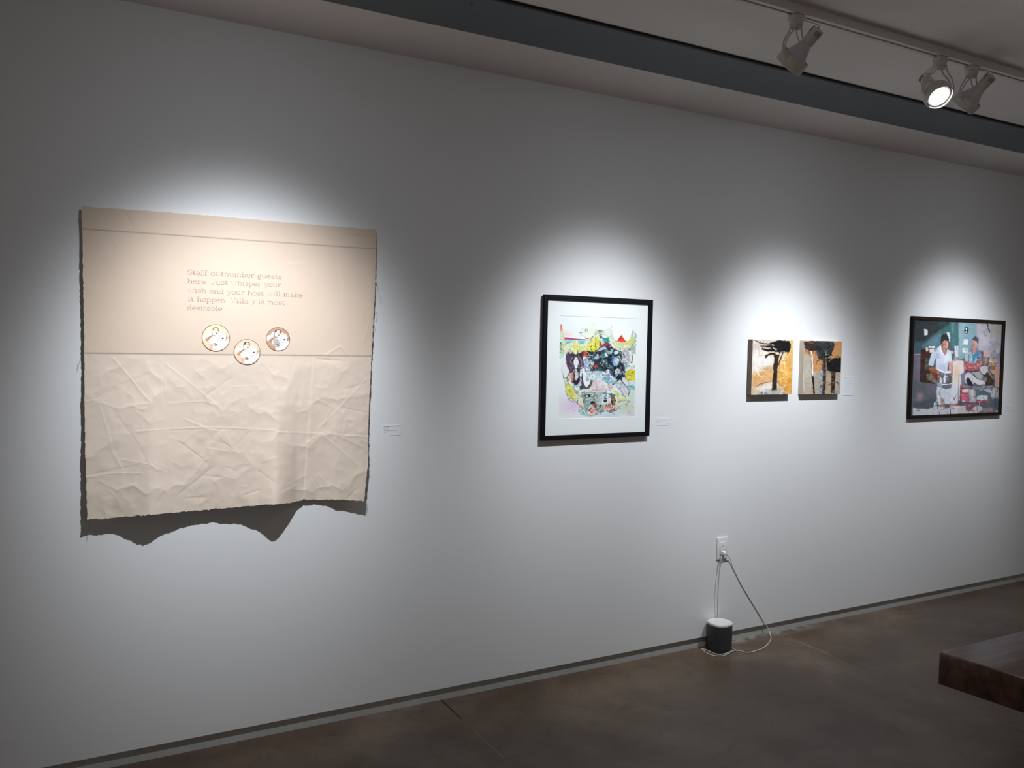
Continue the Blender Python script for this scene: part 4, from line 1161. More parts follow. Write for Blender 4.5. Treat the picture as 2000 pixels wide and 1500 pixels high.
g_ = MB(); g_.prism([(x, -ym(z) - .0018, z) for x, z in ((ix0, iz1), (ix1, iz1), (ix1, iz0), (ix0, iz0))], (0, -0.0015, 0))
g_.build('glass', GLASS, pic)


# ---- the two small canvases
def small_canvas(face_px, t, label, base, side_col, paint):
    x0, x1, z1, z0 = rect_fit(face_px, t)
    r_ = thing('canvas_painting', label, 'painting', ((x0 + x1) / 2, 0, z0), 'pair of small square canvases')
    P = quad_grid([(x0, -t, z1), (x1, -t, z1), (x0, -t, z0), (x1, -t, z0)], 200, 230)
    pu, pv = toph(P[..., 0], P[..., 1], P[..., 2])
    A = Art(pu, pv, base)
    paint(A)
    # paint relief
    rel = fbm(A.px * 8, A.py * 8, 60, 71, 4)
    edge_ = np.ones(rel.shape); edge_[0] = edge_[-1] = 0; edge_[:, 0] = edge_[:, -1] = 0
    P[..., 1] -= 0.0012 * rel * edge_
    grid_mesh('painted_face', P, A.linear(), OILM, r_)
    mb = MB(); bm = mb.bm
    f_ = [bm.verts.new((x, -t, z)) for x, z in ((x0, z1), (x1, z1), (x1, z0), (x0, z0))]
    w_ = [bm.verts.new((x, -0.0005, z)) for x, z in ((x0, z1), (x1, z1), (x1, z0), (x0, z0))]
    for a in range(4):
        bm.faces.new([f_[a], f_[(a + 1) % 4], w_[(a + 1) % 4], w_[a]])
    bm.faces.new(w_)
    mb.build('canvas_side', side_col, r_)
    return r_


OILM = attr_mat('oil_paint_surface', 0.45, bump=(180, 0.3), spec=0.4, gain=0.86)


def paint_tree(A):
    A.frame(1440, 640, 8.333, wob=24, wsc=90)
    A.n(.03, 60, 21)
    A.p('E8A94C', [(900, 200), (920, 1100), (640, 1100), (650, 640), (760, 500), (820, 420), (850, 200)], .9, soft=50)
    A.p('EFEAE4', [(240, 360), (420, 320), (600, 480), (590, 640), (420, 680), (260, 760), (240, 700)], .95, soft=40)
    A.p('CFC5BE', [(240, 180), (620, 190), (560, 260), (420, 300), (250, 360)], .9, soft=20)
    A.p('E0A76A', [(235, 760), (420, 680), (590, 640), (580, 860), (420, 900), (235, 960)], .9, soft=40)
    A.g('B08A62', 480, 670, 90, 30, .6); A.g('F6C070', 760, 700, 70, 160, .7); A.g('F3E2C6', 720, 460, 60, 100, .7); A.g('D98A3A', 820, 820, 60, 60, .7)
    A.p('F2EEEA', [(260, 1000), (560, 880), (620, 900), (660, 900), (800, 1030), (700, 1060), (540, 1010), (400, 1030)], .85, soft=30)
    A.p('D8C09A', [(230, 1000), (420, 1010), (340, 1100), (225, 1100)], .8, soft=20)
    A.p('B9B6B4', [(340, 1100), (420, 1020), (560, 990), (680, 1010), (780, 1060), (800, 1100)], .95, ink='7C7C80', inks=40, soft=10)
    A.p('8C94A4', [(340, 1100), (400, 1030), (480, 1010), (500, 1100)], .6, ink='4C5468', inks=30)
    A.l('6A4C34', 9, [(250, 975), (340, 930), (460, 900), (550, 870)], .8); A.l('6A5038', 9, [(650, 870), (720, 940), (830, 1040)], .8); A.l('9A7A4C', 8, [(760, 460), (800, 600)], .6)
    A.l('8A8468', 14, [(680, 600), (660, 740)], .6)
    A.strokes(240, (230, 190, 910, 1090), 110, 16, .07, 32, a=.55)
    A.strokes(60, (640, 500, 900, 1000), 60, 20, .10, 33, a=.5, tint=['D98A3A', 'F6D08A'])
    A.frame(1440, 640, 8.333, wob=9, wsc=30)
    A.l('3A2A20', 22, [(745, 400), (710, 480), (670, 600)], .9); A.l('D6CDBE', 12, [(735, 400), (690, 500)], .7)
    A.p('241811', [(640, 440), (690, 440), (660, 560), (650, 700), (640, 1010), (560, 1015), (570, 860), (590, 700), (580, 640), (610, 500), (590, 440)], .97, ink='6A5240', inks=22, inka=.6)
    A.p('2A1A12', [(450, 490), (460, 450), (540, 410), (610, 410), (640, 450), (560, 440), (500, 460), (465, 500)], .97)
    A.frame(1440, 640, 8.333, wob=12, wsc=24)
    A.p('0E1013', [(380, 250), (480, 265), (560, 240), (620, 215), (700, 205), (830, 225), (870, 260), (870, 330), (840, 395), (760, 385), (620, 385), (500, 390), (400, 360), (400, 330), (500, 350), (560, 340), (480, 310), (380, 300), (480, 290), (560, 290), (500, 275)], .98)
    A.l('0E1013', 12, [(290, 205), (360, 240), (420, 262), (480, 266)], .8)
    for q_ in ([(400, 255), (520, 262), (640, 250)], [(390, 300), (520, 296), (640, 300)], [(380, 310), (480, 318), (600, 300)], [(410, 345), (500, 362), (620, 372)], [(430, 370), (560, 385), (700, 388)], [(640, 390), (760, 400), (830, 396)], [(770, 380), (830, 405)], [(700, 215), (770, 208), (840, 232)]):
        A.l('0E1013', 9, q_, .9)
    A.strokes(60, (560, 220, 860, 390), 60, 6, .05, 31, a=.8)
    A.p('D8D4CC', [(560, 265), (600, 280), (590, 300), (560, 285)], .9); A.p('D8D4CC', [(570, 320), (650, 345), (640, 370), (590, 350)], .85)


def paint_hammer(A):
    A.frame(1440, 640, 8.333, wob=16, wsc=80)
    A.n(.03, 50, 22)
    A.p('C9905C', [(1090, 380), (1300, 300), (1700, 210), (1700, 740), (1580, 730), (1440, 620), (1440, 900), (1300, 720), (1230, 720), (1200, 500), (1090, 430)], .95, soft=16)
    A.p('BDB5A8', [(1085, 430), (1210, 440), (1210, 1100), (1060, 1100)], .95, soft=12); A.p('B3ABA0', [(1245, 720), (1380, 700), (1360, 1090), (1250, 1090)], .95, soft=12); A.p('B5ADA2', [(1590, 740), (1700, 740), (1690, 1090), (1590, 1090)], .95, soft=10); A.p('BDA68C', [(1440, 720), (1540, 720), (1530, 1090), (1440, 1090)], .9, soft=10)
    A.l('EEDFC8', 10, [(1075, 740), (1075, 900), (1090, 1020)], .9); A.l('D98A50', 10, [(1100, 300), (1095, 450)], .7)
    A.frame(1440, 640, 8.333, wob=14, wsc=26)
    A.l('15171D', 30, [(1225, 800), (1240, 940), (1245, 1060)], .95); A.l('F2EEF0', 26, [(1200, 340), (1215, 440), (1218, 640), (1222, 760)], .98)
    A.l('5A2A22', 8, [(1200, 500), (1205, 720), (1215, 830)], .8)
    A.p('2A1F1E', [(1090, 230), (1190, 215), (1300, 220), (1310, 360), (1240, 380), (1120, 355), (1090, 330)], .97, ink='58504E', inks=34)
    A.p('25272A', [(1290, 215), (1560, 220), (1585, 300), (1540, 400), (1530, 480), (1440, 490), (1400, 530), (1330, 520), (1290, 430)], .97, ink='5C6066', inks=40, inka=.7)
    A.p('2B2A2D', [(1390, 500), (1440, 500), (1440, 800), (1430, 1090), (1370, 1090), (1390, 900), (1380, 720)], .97, ink='6A6A70', inks=34)
    A.p('9FA1A8', [(1350, 700), (1390, 690), (1390, 860), (1370, 900), (1380, 1090), (1330, 1090), (1345, 900)], .9, ink='303238', inks=28); A.l('C8C8C6', 14, [(1440, 390), (1440, 440)], .8)
    A.p('101214', [(1450, 490), (1530, 500), (1690, 490), (1690, 735), (1580, 720), (1450, 705)], .98, ink='262A2E', inks=40)
    A.l('1A1412', 7, [(1590, 470), (1630, 465), (1660, 495)], .9)
    A.p('2A1A14', [(1535, 725), (1600, 730), (1590, 860), (1580, 1070), (1520, 1070), (1525, 880)], .97, ink='7C6A5C', inks=30); A.l('C8C0B0', 7, [(1535, 895), (1590, 880)], .8); A.l('C8C0B0', 6, [(1530, 1050), (1580, 1048)], .7)
    A.strokes(160, (1060, 200, 1700, 1090), 70, 12, .06, 34, a=.55)
    A.strokes(60, (1300, 220, 1580, 520), 60, 9, .12, 35, a=.6)
    A.p('E0A070', [(1060, 1040), (1110, 1050), (1110, 1100), (1060, 1100)], .7, soft=10)


SIDE_A = mat('umber_canvas_side', (0.17, 0.135, 0.10), 0.8, noise=(30, 0.25))
SIDE_B = mat('beige_canvas_side', (0.52, 0.44, 0.36), 0.8, noise=(30, 0.15))
small_canvas([(1470, 661.6), (1549.4, 665.8), (1467.4, 771.4), (1546.6, 770.2)], 0.033,
             'small square canvas of a windblown black tree on white and yellow, left of the pair', 'DCC8A8', SIDE_A, paint_tree)
small_canvas([(1570.2, 665.6), (1643.8, 666.4), (1567.2, 770.2), (1641, 769.4)], 0.030,
             'small square canvas of black and grey shapes on orange and grey, right of the pair', 'C8A888', SIDE_B, paint_hammer)

# ---- brown framed figure painting
xl, xr, zt_, zb_ = rect_fit([(1778.9, 616.3), (1964, 627.2), (1773.1, 817.3), (1957, 812)], 0.020)
xl = rect_fit([(1778.9, 616.3), (1964, 627.2), (1773.1, 817.3), (1957, 812)], 0.006)[0]
ix0, ix1, iz1, iz0 = rect_fit([(1785.6, 624), (1956.8, 632.8), (1781.6, 811.2), (1951.7, 805.6)], 0.019)
fig = thing('framed_painting', 'dark brown framed painting of two seated men in pale shirts', 'painting', ((xl + xr) / 2, 0, zb_))
yb3 = lambda z: 0.006
moulding([(xl, zt_), (xr, zt_), (xr, zb_), (xl, zb_)], [(ix0, iz1), (ix1, iz1), (ix1, iz0), (ix0, iz0)], yb3, 0.014, 'frame', BROWNW, fig)
P = quad_grid([(ix0, -.0145, iz1), (ix1, -.0145, iz1), (ix0, -.0145, iz0), (ix1, -.0145, iz0)], 370, 390)
A = Art(*toph(P[..., 0], P[..., 1], P[..., 2]), '5B6068')
A.frame(1770, 615, 15, wob=22, wsc=90)
A.p('2E3538', [(200, 100), (1400, 120), (1350, 330), (700, 640), (620, 760), (230, 800)], .97, soft=60)
A.p('2B3A44', [(230, 600), (700, 620), (560, 800), (420, 920), (240, 900)], .7, soft=60); A.p('3C5A66', [(240, 780), (520, 800), (440, 1000), (420, 1140), (240, 1150)], .95, soft=40)
A.p('5C8494', [(620, 760), (900, 560), (1060, 460), (1020, 760), (1000, 960), (830, 1000), (640, 900), (480, 920)], .9, soft=60); A.p('3C6C6A', [(880, 540), (1200, 300), (1340, 200), (1340, 520), (1240, 560), (1020, 560)], .9, soft=40)
A.p('4A7A7C', [(1280, 180), (1500, 190), (1540, 1000), (1420, 1000), (1280, 780), (1320, 480)], .95, soft=30); A.p('2A4A52', [(940, 190), (1250, 200), (1150, 320), (940, 300)], .6, soft=30); A.l('6CA0B0', 26, [(1400, 210), (1350, 300), (1350, 520)], .7)
A.p('3D6568', [(1440, 200), (1580, 200), (1540, 900), (1460, 900)], .6, soft=20)
A.p('746C7C', [(240, 1150), (430, 1160), (430, 1500), (400, 1980), (220, 2000)], .95, soft=16); A.l('B8B4A8', 22, [(245, 1165), (420, 1165)], .9)
A.p('5B6068', [(220, 1900), (900, 2000), (890, 2600), (600, 2720), (220, 2700)], .95, soft=30); A.p('6C6878', [(560, 2050), (900, 2050), (880, 2350), (600, 2300)], .7, soft=50)
A.g('A28C94', 400, 2380, 110, 110, .9); A.g('8A727C', 350, 2480, 130, 70, .7); A.g('74606C', 440, 2220, 90, 80, .6); A.p('48525C', [(560, 2500), (800, 2450), (880, 2500), (880, 2640), (600, 2720), (220, 2680), (230, 2600)], .8, soft=30)
A.p('CFD0D8', [(200, 2720), (330, 2750), (640, 2760), (850, 2660), (1000, 2700), (1500, 2720), (1500, 2960), (190, 2960)], .95, soft=16); A.l('70747C', 26, [(310, 2810), (400, 2795)], .8)
A.frame(1770, 615, 15, wob=8, wsc=40)
A.p('DCE4E6', [(520, 410), (610, 425), (635, 490), (625, 590), (530, 610)]); A.p('DDE3E4', [(1185, 510), (1275, 515), (1290, 640), (1275, 780), (1250, 770), (1240, 640), (1190, 560)])
# sideboard, books
A.p('33201E', [(430, 1000), (560, 990), (740, 1110), (720, 1400), (700, 1600), (860, 2000), (820, 2020), (400, 1965), (400, 1700)], .97, ink='554038', inks=60); A.p('4A221E', [(440, 1110), (730, 1120), (690, 1250), (560, 1260), (430, 1220)], .8)
A.p('57594C', [(550, 1270), (690, 1260), (680, 1600), (540, 1610)], .85, ink='2C2E28', inks=40); A.p('283028', [(550, 1620), (700, 1620), (690, 1720), (550, 1740)], .8)
A.p('6A5848', [(580, 1740), (760, 1700), (830, 1850), (860, 1960), (700, 1930), (600, 1860)], .9, ink='C8B898', inks=46); A.p('8F8678', [(700, 1930), (860, 1900), (920, 1960), (860, 2010)], .8)
A.p('D8D4C0', [(570, 950), (640, 945), (645, 1060), (580, 1080)]); A.p('E2E4DE', [(655, 915), (830, 915), (845, 970), (760, 975), (660, 970)]); A.p('EADFE4', [(670, 1000), (830, 990), (800, 1100), (700, 1110)], .95); A.l('5E4448', 12, [(650, 985), (820, 985)], .8)
# right panels
A.frame(1865, 615, 15, wob=16, wsc=70)
A.p('86AAB6', [(110, 200), (620, 240), (600, 600), (520, 700), (480, 900), (470, 1080), (300, 1200), (250, 1300), (110, 1290)], .95, soft=16); A.p('9AB4BE', [(120, 230), (300, 240), (260, 700), (200, 1290), (110, 1290)], .7, soft=40); A.g('7CA8A8', 560, 420, 80, 160, .6)
A.p('B9B4BE', [(620, 240), (720, 240), (900, 250), (1390, 290), (1380, 1100), (660, 1050), (680, 700), (610, 620)], .95, soft=40); A.p('C6C4D0', [(700, 520), (1000, 560), (1000, 950), (690, 940)], .7, soft=60)
A.p('A8A89C', [(1000, 260), (1380, 280), (1380, 700), (1250, 700), (1060, 560)], .8, soft=50); A.g('B49CA4', 1240, 620, 70, 120, .7); A.p('9A98A4', [(1000, 780), (1380, 760), (1370, 1000), (1000, 1000)], .6, soft=40)
A.p('26303A', [(915, 245), (950, 250), (1030, 480), (1020, 540), (985, 480)], .97)
A.e('2A3038', 340, 455, 62, 98, 0); A.e('E8ECF0', 335, 410, 24, 28); A.e('E8ECF0', 335, 505, 26, 26); A.e('2A3038', 350, 452, 40, 16)
A.p('E6E8F2', [(250, 720), (390, 715), (395, 870), (245, 875)]); A.p('E4E6E4', [(225, 975), (380, 975), (380, 1110), (225, 1110)]); A.g('9A9A94', 330, 1030, 24, 34, .8)
A.p('A8A6B0', [(1060, 1040), (1180, 1040), (1340, 1100), (1350, 1500), (980, 1500), (1020, 1200)], .8, ink='74767E', inks=60); A.l('6C707A', 14, [(1080, 1150), (1240, 1160), (1300, 1190)], .8); A.l('54585F', 22, [(1040, 1250), (1180, 1270)], .8)
A.p('CDB0B4', [(830, 1040), (1070, 1050), (1020, 1240), (830, 1230)], .95, soft=10); A.p('A8806C', [(830, 1230), (970, 1230), (960, 1400), (900, 1500), (830, 1460)], .9, soft=20)
A.p('C39A72', [(1060, 1290), (1180, 1300), (1200, 1500), (1040, 1500)], .9, ink='8C5C38', inks=40)
# middle wall and table light
A.frame(1770, 615, 15, wob=12, wsc=60)
A.p('F0E6DE', [(1350, 1340), (1500, 1330), (1680, 1340), (1700, 1700), (1640, 2100), (1500, 2100), (1330, 2100), (1350, 1700)], .97, soft=24); A.g('EBC6A6', 1480, 1700, 90, 240, .8); A.g('F0D0C4', 1560, 1400, 60, 100, .6)
A.p('DCE2EC', [(1410, 910), (1520, 910), (1530, 1240), (1420, 1240)], .95, soft=8); A.l('8A6478', 16, [(1475, 930), (1478, 1060)], .8); A.p('A4AAB4', [(1400, 1230), (1520, 1250), (1520, 1340), (1390, 1350)], .9, soft=10); A.p('E8D4DC', [(1290, 1040), (1390, 1060), (1400, 1130), (1330, 1140)], .8)
A.p('E4E6EE', [(1320, 2080), (1560, 2090), (1520, 2500), (1500, 2620), (1290, 2580)], .95, soft=14); A.p('D8C4D0', [(1300, 2560), (1500, 2540), (1500, 2640), (1250, 2640)], .7)
# left man
A.p('DDE3F4', [(860, 1010), (1000, 900), (1050, 1050), (1120, 1180), (1180, 1080), (1220, 990), (1310, 1080), (1350, 1370), (1230, 1400), (1200, 1650), (860, 1640), (880, 1400), (840, 1200)], .97, soft=6)
A.p('C6D8E6', [(720, 1180), (800, 1060), (870, 1080), (840, 1300), (790, 1500), (640, 1460)], .97); A.p('A7B4D4', [(860, 1100), (960, 1120), (1000, 1260), (900, 1300), (860, 1500), (930, 1640), (870, 1640)], .6, soft=20); A.p('F0F4FC', [(1100, 1180), (1250, 1120), (1300, 1300), (1160, 1380), (1100, 1600)], .7, soft=20); A.p('B4BEE0', [(960, 1450), (1180, 1420), (1160, 1640), (1000, 1640)], .5, soft=30)
A.p('FDFDFE', [(990, 920), (1020, 900), (1060, 1100), (1120, 1180), (1080, 1160), (1010, 1100)], .95)
A.p('C08878', [(1020, 900), (1200, 900), (1180, 1040), (1130, 1170), (1070, 1080), (1030, 1020)], .97, soft=6)
A.p('C49080', [(1020, 760), (1080, 740), (1210, 750), (1235, 850), (1215, 980), (1150, 1060), (1080, 1050), (1035, 960)], .97, soft=6); A.p('8A6468', [(1030, 800), (1090, 830), (1080, 980), (1100, 1050), (1050, 1000)], .8, soft=10); A.p('E6BA9C', [(1180, 800), (1230, 830), (1215, 960), (1170, 970)], .8, soft=10)
A.l('5E4248', 16, [(1085, 860), (1160, 865)], .8); A.l('E0B49A', 16, [(1130, 870), (1120, 930)], .7); A.l('7A5052', 10, [(1110, 985), (1165, 985)], .8)
A.p('2C2E38', [(1010, 760), (1020, 640), (1070, 575), (1160, 560), (1220, 610), (1250, 720), (1245, 800), (1210, 760), (1120, 745), (1060, 790), (1050, 850), (1015, 860)], .97)
A.p('DDA6A4', [(1230, 1380), (1360, 1380), (1370, 1600), (1330, 1800), (1290, 1760), (1250, 1600)], .97, soft=8); A.p('B97A80', [(1330, 1500), (1370, 1500), (1350, 1780), (1310, 1760)], .5)
A.p('A86A48', [(650, 1530), (800, 1540), (960, 1640), (970, 1760), (990, 1880), (960, 1930), (900, 1900), (760, 1760), (680, 1640)], .97, soft=8, ink='6A3038', inks=60); A.p('542A38', [(760, 1700), (900, 1720), (930, 1920), (860, 1900)], .8, soft=14); A.p('D8C09A', [(900, 1660), (960, 1680), (970, 1740), (920, 1730)], .8)
A.p('F4F6FA', [(870, 1590), (1000, 1600), (1120, 1660), (1180, 1640), (1310, 1640), (1310, 1700), (1180, 1720), (1060, 1700), (960, 1640)], .98); A.p('6E7484', [(960, 1640), (1060, 1700), (1180, 1740), (1330, 1700), (1340, 1760), (1180, 1780), (1140, 1840), (1080, 1960), (1000, 1830)], .9, soft=8)
A.p('F6F8FC', [(1090, 1840), (1150, 1720), (1150, 1800), (1240, 1780), (1150, 1840), (1150, 1990), (1090, 1990)], .95); A.p('887880', [(1170, 1820), (1250, 1790), (1240, 1930), (1160, 1960)], .9); A.p('E8EEF2', [(1000, 1800), (1060, 1900), (1060, 2020), (960, 2010)], .9)
A.l('F4F4F6', 26, [(1030, 2030), (1230, 2030), (1320, 2020)], .95); A.p('6C7284', [(1040, 2050), (1320, 2045), (1320, 2130), (1150, 2170), (1080, 2130)], .95); A.p('A8BCD4', [(900, 1980), (1040, 1990), (1060, 2110), (930, 2120)], .8)
A.p('D5DCE4', [(900, 2100), (1080, 2140), (1150, 2180), (1320, 2140), (1310, 2600), (1120, 2620), (950, 2640), (900, 2500), (890, 2300)], .97, soft=8); A.l('AEB6C8', 20, [(1130, 2190), (1120, 2400), (1130, 2600)], .6); A.l('BCCBD8', 20, [(900, 2150), (895, 2640)], .7); A.l('A8A4B0', 14, [(1140, 2260), (1200, 2300), (1280, 2280)], .6)
A.l('54384C', 22, [(985, 2320), (1020, 2420), (1060, 2520)], .9); A.p('C88478', [(1000, 2460), (1060, 2460), (1110, 2620), (1150, 2760), (1080, 2740), (1010, 2580)], .8, soft=14); A.l('8C4456', 18, [(1060, 2420), (1120, 2600), (1170, 2760)], .8); A.l('9A4450', 20, [(1370, 2360), (1420, 2500)], .9)
A.p('E8E6E0', [(810, 2580), (850, 2520), (870, 2620), (850, 2670), (810, 2660)], .95); A.l('5A6070', 16, [(860, 2640), (960, 2640), (1100, 2640)], .8); A.l('5A6276', 26, [(910, 2650), (930, 2790), (960, 2820)], .9)
A.l('4E2A44', 22, [(970, 2860), (985, 2930)], .9); A.l('5A2C40', 22, [(1290, 2780), (1300, 2920)], .9); A.p('A04C58', [(1250, 2640), (1500, 2590), (1700, 2610), (1600, 2660), (1260, 2665)], .9); A.l('6C4058', 16, [(1280, 2750), (1500, 2730)], .8); A.p('E4E0CC', [(1280, 2670), (1560, 2655), (1560, 2720), (1280, 2730)], .9); A.l('B87C88', 20, [(990, 2780), (1150, 2760)], .7)
# right man, chairs
A.frame(1865, 615, 15, wob=10, wsc=50)
A.p('A6B8C4', [(290, 1120), (470, 1080), (620, 1050), (760, 1130), (800, 1330), (690, 1340), (640, 1420), (600, 1430), (300, 1380), (290, 1330)], .97, soft=6)
A.p('7088A8', [(680, 1110), (780, 1160), (800, 1330), (690, 1330)], .7, soft=10); A.p('3F8CB4', [(560, 1110), (660, 1050), (680, 1130), (600, 1280), (560, 1400), (510, 1380), (520, 1250)], .95); A.l('283460', 22, [(690, 1110), (650, 1260), (690, 1260), (640, 1400)], .85); A.l('2C3858', 18, [(420, 1160), (395, 1260), (400, 1370)], .85); A.l('E4EAF0', 18, [(490, 1170), (490, 1300), (510, 1380)], .8); A.l('343C58', 16, [(480, 1130), (540, 1190), (470, 1240)], .8); A.p('B8C8CE', [(300, 1110), (400, 1110), (380, 1340), (300, 1330)], .7, soft=10)
A.p('BE8F8A', [(500, 780), (540, 730), (640, 770), (660, 860), (640, 980), (600, 1100), (560, 1130), (500, 1060), (470, 960), (480, 860)], .97, soft=6); A.p('96748A', [(480, 860), (540, 880), (530, 1000), (520, 1080), (475, 1000)], .7, soft=10); A.p('DEB094', [(520, 740), (640, 780), (640, 900), (600, 940), (560, 830)], .6, soft=10); A.l('6A4850', 14, [(530, 850), (580, 862)], .8); A.l('EAE0DC', 8, [(650, 850), (650, 980)], .6); A.l('E8BCA8', 10, [(530, 960), (590, 960)], .6)
A.p('4A5160', [(510, 730), (560, 650), (610, 630), (680, 690), (695, 760), (665, 860), (650, 780), (560, 740)], .97); A.l('3A2038', 20, [(490, 1060), (525, 1120)], .8)
A.p('B05F64', [(280, 1340), (340, 1370), (480, 1400), (640, 1430), (700, 1340), (790, 1330), (800, 1420), (720, 1560), (690, 1640), (480, 1640), (280, 1640), (270, 1500)], .97, soft=8, ink='7A3244', inks=60)
A.l('D69078', 34, [(430, 1440), (560, 1480), (680, 1500)], .6); A.p('E0A084', [(720, 1360), (790, 1350), (790, 1430), (720, 1500)], .7, soft=14); A.l('5A2438', 14, [(340, 1430), (430, 1460), (640, 1500)], .7); A.l('E6B098', 22, [(440, 1520), (480, 1540)], .8); A.l('4A2440', 26, [(300, 1640), (480, 1650), (680, 1640)], .8)
A.frame(1865, 715, 15, wob=12, wsc=50)
A.p('7C7C94', [(170, 230), (290, 150), (330, 260), (270, 600), (180, 540)], .9, soft=10); A.p('E4E4F0', [(160, 130), (240, 90), (260, 180), (180, 240)], .9)
A.p('D9C8CE', [(760, 0), (1000, 0), (960, 140), (880, 250), (780, 220), (760, 100)], .95, soft=8); A.p('C8D8DC', [(700, 30), (780, 30), (800, 180), (760, 170)], .8)
A.p('3A2A26', [(830, 270), (960, 200), (1060, 330), (1140, 430), (1100, 560), (900, 560), (920, 420)], .95, soft=8); A.p('4A3A1C', [(960, 330), (1060, 340), (1090, 440), (1000, 520), (930, 500)], .8); A.p('7A8490', [(830, 330), (930, 310), (940, 420), (900, 460), (830, 400)], .95)
A.p('D8A884', [(1020, 90), (1180, 130), (1180, 250), (1100, 230), (1030, 170)], .9); A.p('A8622E', [(1030, 30), (1160, 20), (1150, 130), (1060, 110)], .95); A.p('C8A08C', [(1180, 0), (1350, 0), (1330, 640), (1170, 600), (1160, 330)], .9, soft=14)
A.l('CDB8A8', 20, [(960, 130), (1050, 260), (1150, 380)], .9); A.l('3C2C34', 18, [(990, 80), (1080, 220), (1160, 380), (1120, 580)], .85)
A.p('D4D2D6', [(300, 250), (390, 170), (460, 200), (560, 310), (700, 400), (850, 430), (900, 500), (860, 560), (680, 550), (560, 480), (540, 560), (460, 430), (400, 330), (340, 350), (320, 440), (360, 540), (300, 480), (280, 380)], .97, soft=6); A.p('E8DCE4', [(600, 380), (800, 430), (880, 500), (720, 530), (560, 450)], .6, soft=20)
A.p('B4B8B6', [(560, 180), (720, 150), (820, 280), (800, 390), (620, 330)], .9, soft=10); A.p('93B2D8', [(480, 180), (560, 160), (570, 240), (520, 250)], .9); A.l('DCB4BC', 24, [(680, 350), (800, 390)], .7); A.l('A46A6C', 14, [(740, 210), (780, 250)], .7)
A.p('22202A', [(350, 350), (420, 350), (480, 450), (540, 560), (460, 590), (370, 560)], .95); A.p('A84C58', [(170, 540), (260, 580), (420, 620), (400, 700), (160, 720)], .8, soft=14)
A.p('88909A', [(240, 560), (560, 590), (900, 600), (1120, 580), (1050, 640), (800, 700), (620, 680), (480, 640), (260, 610)], .95, soft=8, ink='5A6270', inks=60); A.l('B8BCC8', 24, [(820, 590), (960, 600), (1080, 590)], .7)
A.p('A4485A', [(150, 680), (420, 660), (400, 820), (150, 800)], .9, soft=10); A.p('ECE4D4', [(210, 700), (300, 670), (420, 660), (410, 770), (300, 780), (220, 750)], .97); A.l('B07080', 8, [(260, 680), (270, 760)], .6); A.l('B07080', 8, [(370, 670), (370, 770)], .6)
A.p('E0627A', [(180, 800), (370, 810), (395, 1050), (200, 1030)], .98); A.p('E8D8CC', [(210, 1010), (290, 1000), (300, 1060), (210, 1050)], .9)
A.p('B0AAB4', [(400, 660), (600, 700), (620, 1060), (420, 1070)], .95, soft=10); A.p('D8D4D4', [(430, 720), (540, 690), (560, 840), (530, 1020), (480, 880)], .8, soft=10)
A.p('5C6C7C', [(620, 700), (820, 740), (980, 780), (1060, 860), (900, 850), (780, 850), (640, 830)], .95, soft=8); A.p('C8C4CC', [(820, 700), (1060, 660), (1040, 790), (960, 770)], .9); A.l('D8DCE4', 20, [(730, 700), (780, 690)], .8); A.l('6C7C8C', 60, [(1050, 840), (1120, 860)], .8)
A.p('D3DAE0', [(640, 870), (780, 850), (960, 860), (960, 1000), (780, 1000), (640, 980)], .97, soft=6); A.p('B83C58', [(620, 1040), (700, 1000), (960, 1030), (960, 1070), (640, 1075)], .97)
A.l('8A6480', 16, [(1010, 860), (1020, 1000), (1000, 1110)], .9); A.l('A47080', 12, [(1090, 650), (1060, 760)], .8); A.l('8890A0', 18, [(960, 870), (960, 1040)], .8)
A.p('C8C8CC', [(1120, 620), (1240, 640), (1250, 900), (1120, 960), (1060, 900), (1050, 780)], .9, soft=14); A.l('7C8494', 40, [(1200, 660), (1180, 900)], .7); A.p('4E5C68', [(1110, 960), (1240, 950), (1290, 1120), (1290, 1290), (1180, 1280), (1120, 1220)], .97, soft=10); A.p('B0A4AC', [(1240, 680), (1320, 680), (1320, 1050), (1260, 940)], .8, soft=12)
A.l('8C8CA4', 20, [(130, 250), (110, 500), (95, 900), (110, 1000)], .9); A.l('E6E6EE', 22, [(150, 350), (140, 700), (130, 1000)], .95); A.l('4A4A64', 16, [(160, 540), (155, 900), (170, 1150)], .8); A.l('50566C', 26, [(100, 1000), (160, 1120), (180, 1240)], .9)
A.l('4C5470', 24, [(180, 1080), (600, 1080), (1000, 1110)], .7); A.p('964E5C', [(310, 1110), (640, 1080), (560, 1170), (480, 1290), (320, 1280)], .95, soft=8); A.p('5E6472', [(640, 1130), (780, 1090), (1020, 1120), (1010, 1230), (840, 1220)], .9, soft=12)
A.p('CFCCD4', [(500, 1250), (640, 1160), (800, 1200), (820, 1290), (640, 1380), (480, 1390)], .9, soft=16, ink='B48C94', inks=60); A.p('A8908C', [(820, 1230), (1100, 1220), (1150, 1330), (840, 1370)], .8, soft=20); A.p('E0DCE2', [(0, 1180), (300, 1150), (320, 1290), (500, 1330), (480, 1400), (0, 1400)], .8, soft=20); A.p('9EAAB4', [(1180, 1290), (1310, 1290), (1300, 1370), (1180, 1360)], .8); A.l('C08C88', 20, [(250, 1200), (170, 1340)], .7)
A.frame(1770, 615, 15)
A.strokes(420, (200, 150, 2850, 2950), 80, 20, .04, 21, a=.32, curl=.5)
A.strokes(110, (900, 2000, 2850, 2900), 110, 18, .10, 22, a=.6, curl=.6, tint=['8C3C4C', 'E4E6EE', '5C6474'])
A.strokes(60, (2250, 300, 2800, 1500), 140, 30, .08, 23, a=.5, curl=.5)
A.n(.02, 7, 25)
FIGM = attr_mat('oil_figure_paint', 0.40, bump=(140, 0.2), spec=0.45, gain=0.92)
grid_mesh('painted_canvas', P, A.linear(), FIGM, fig)


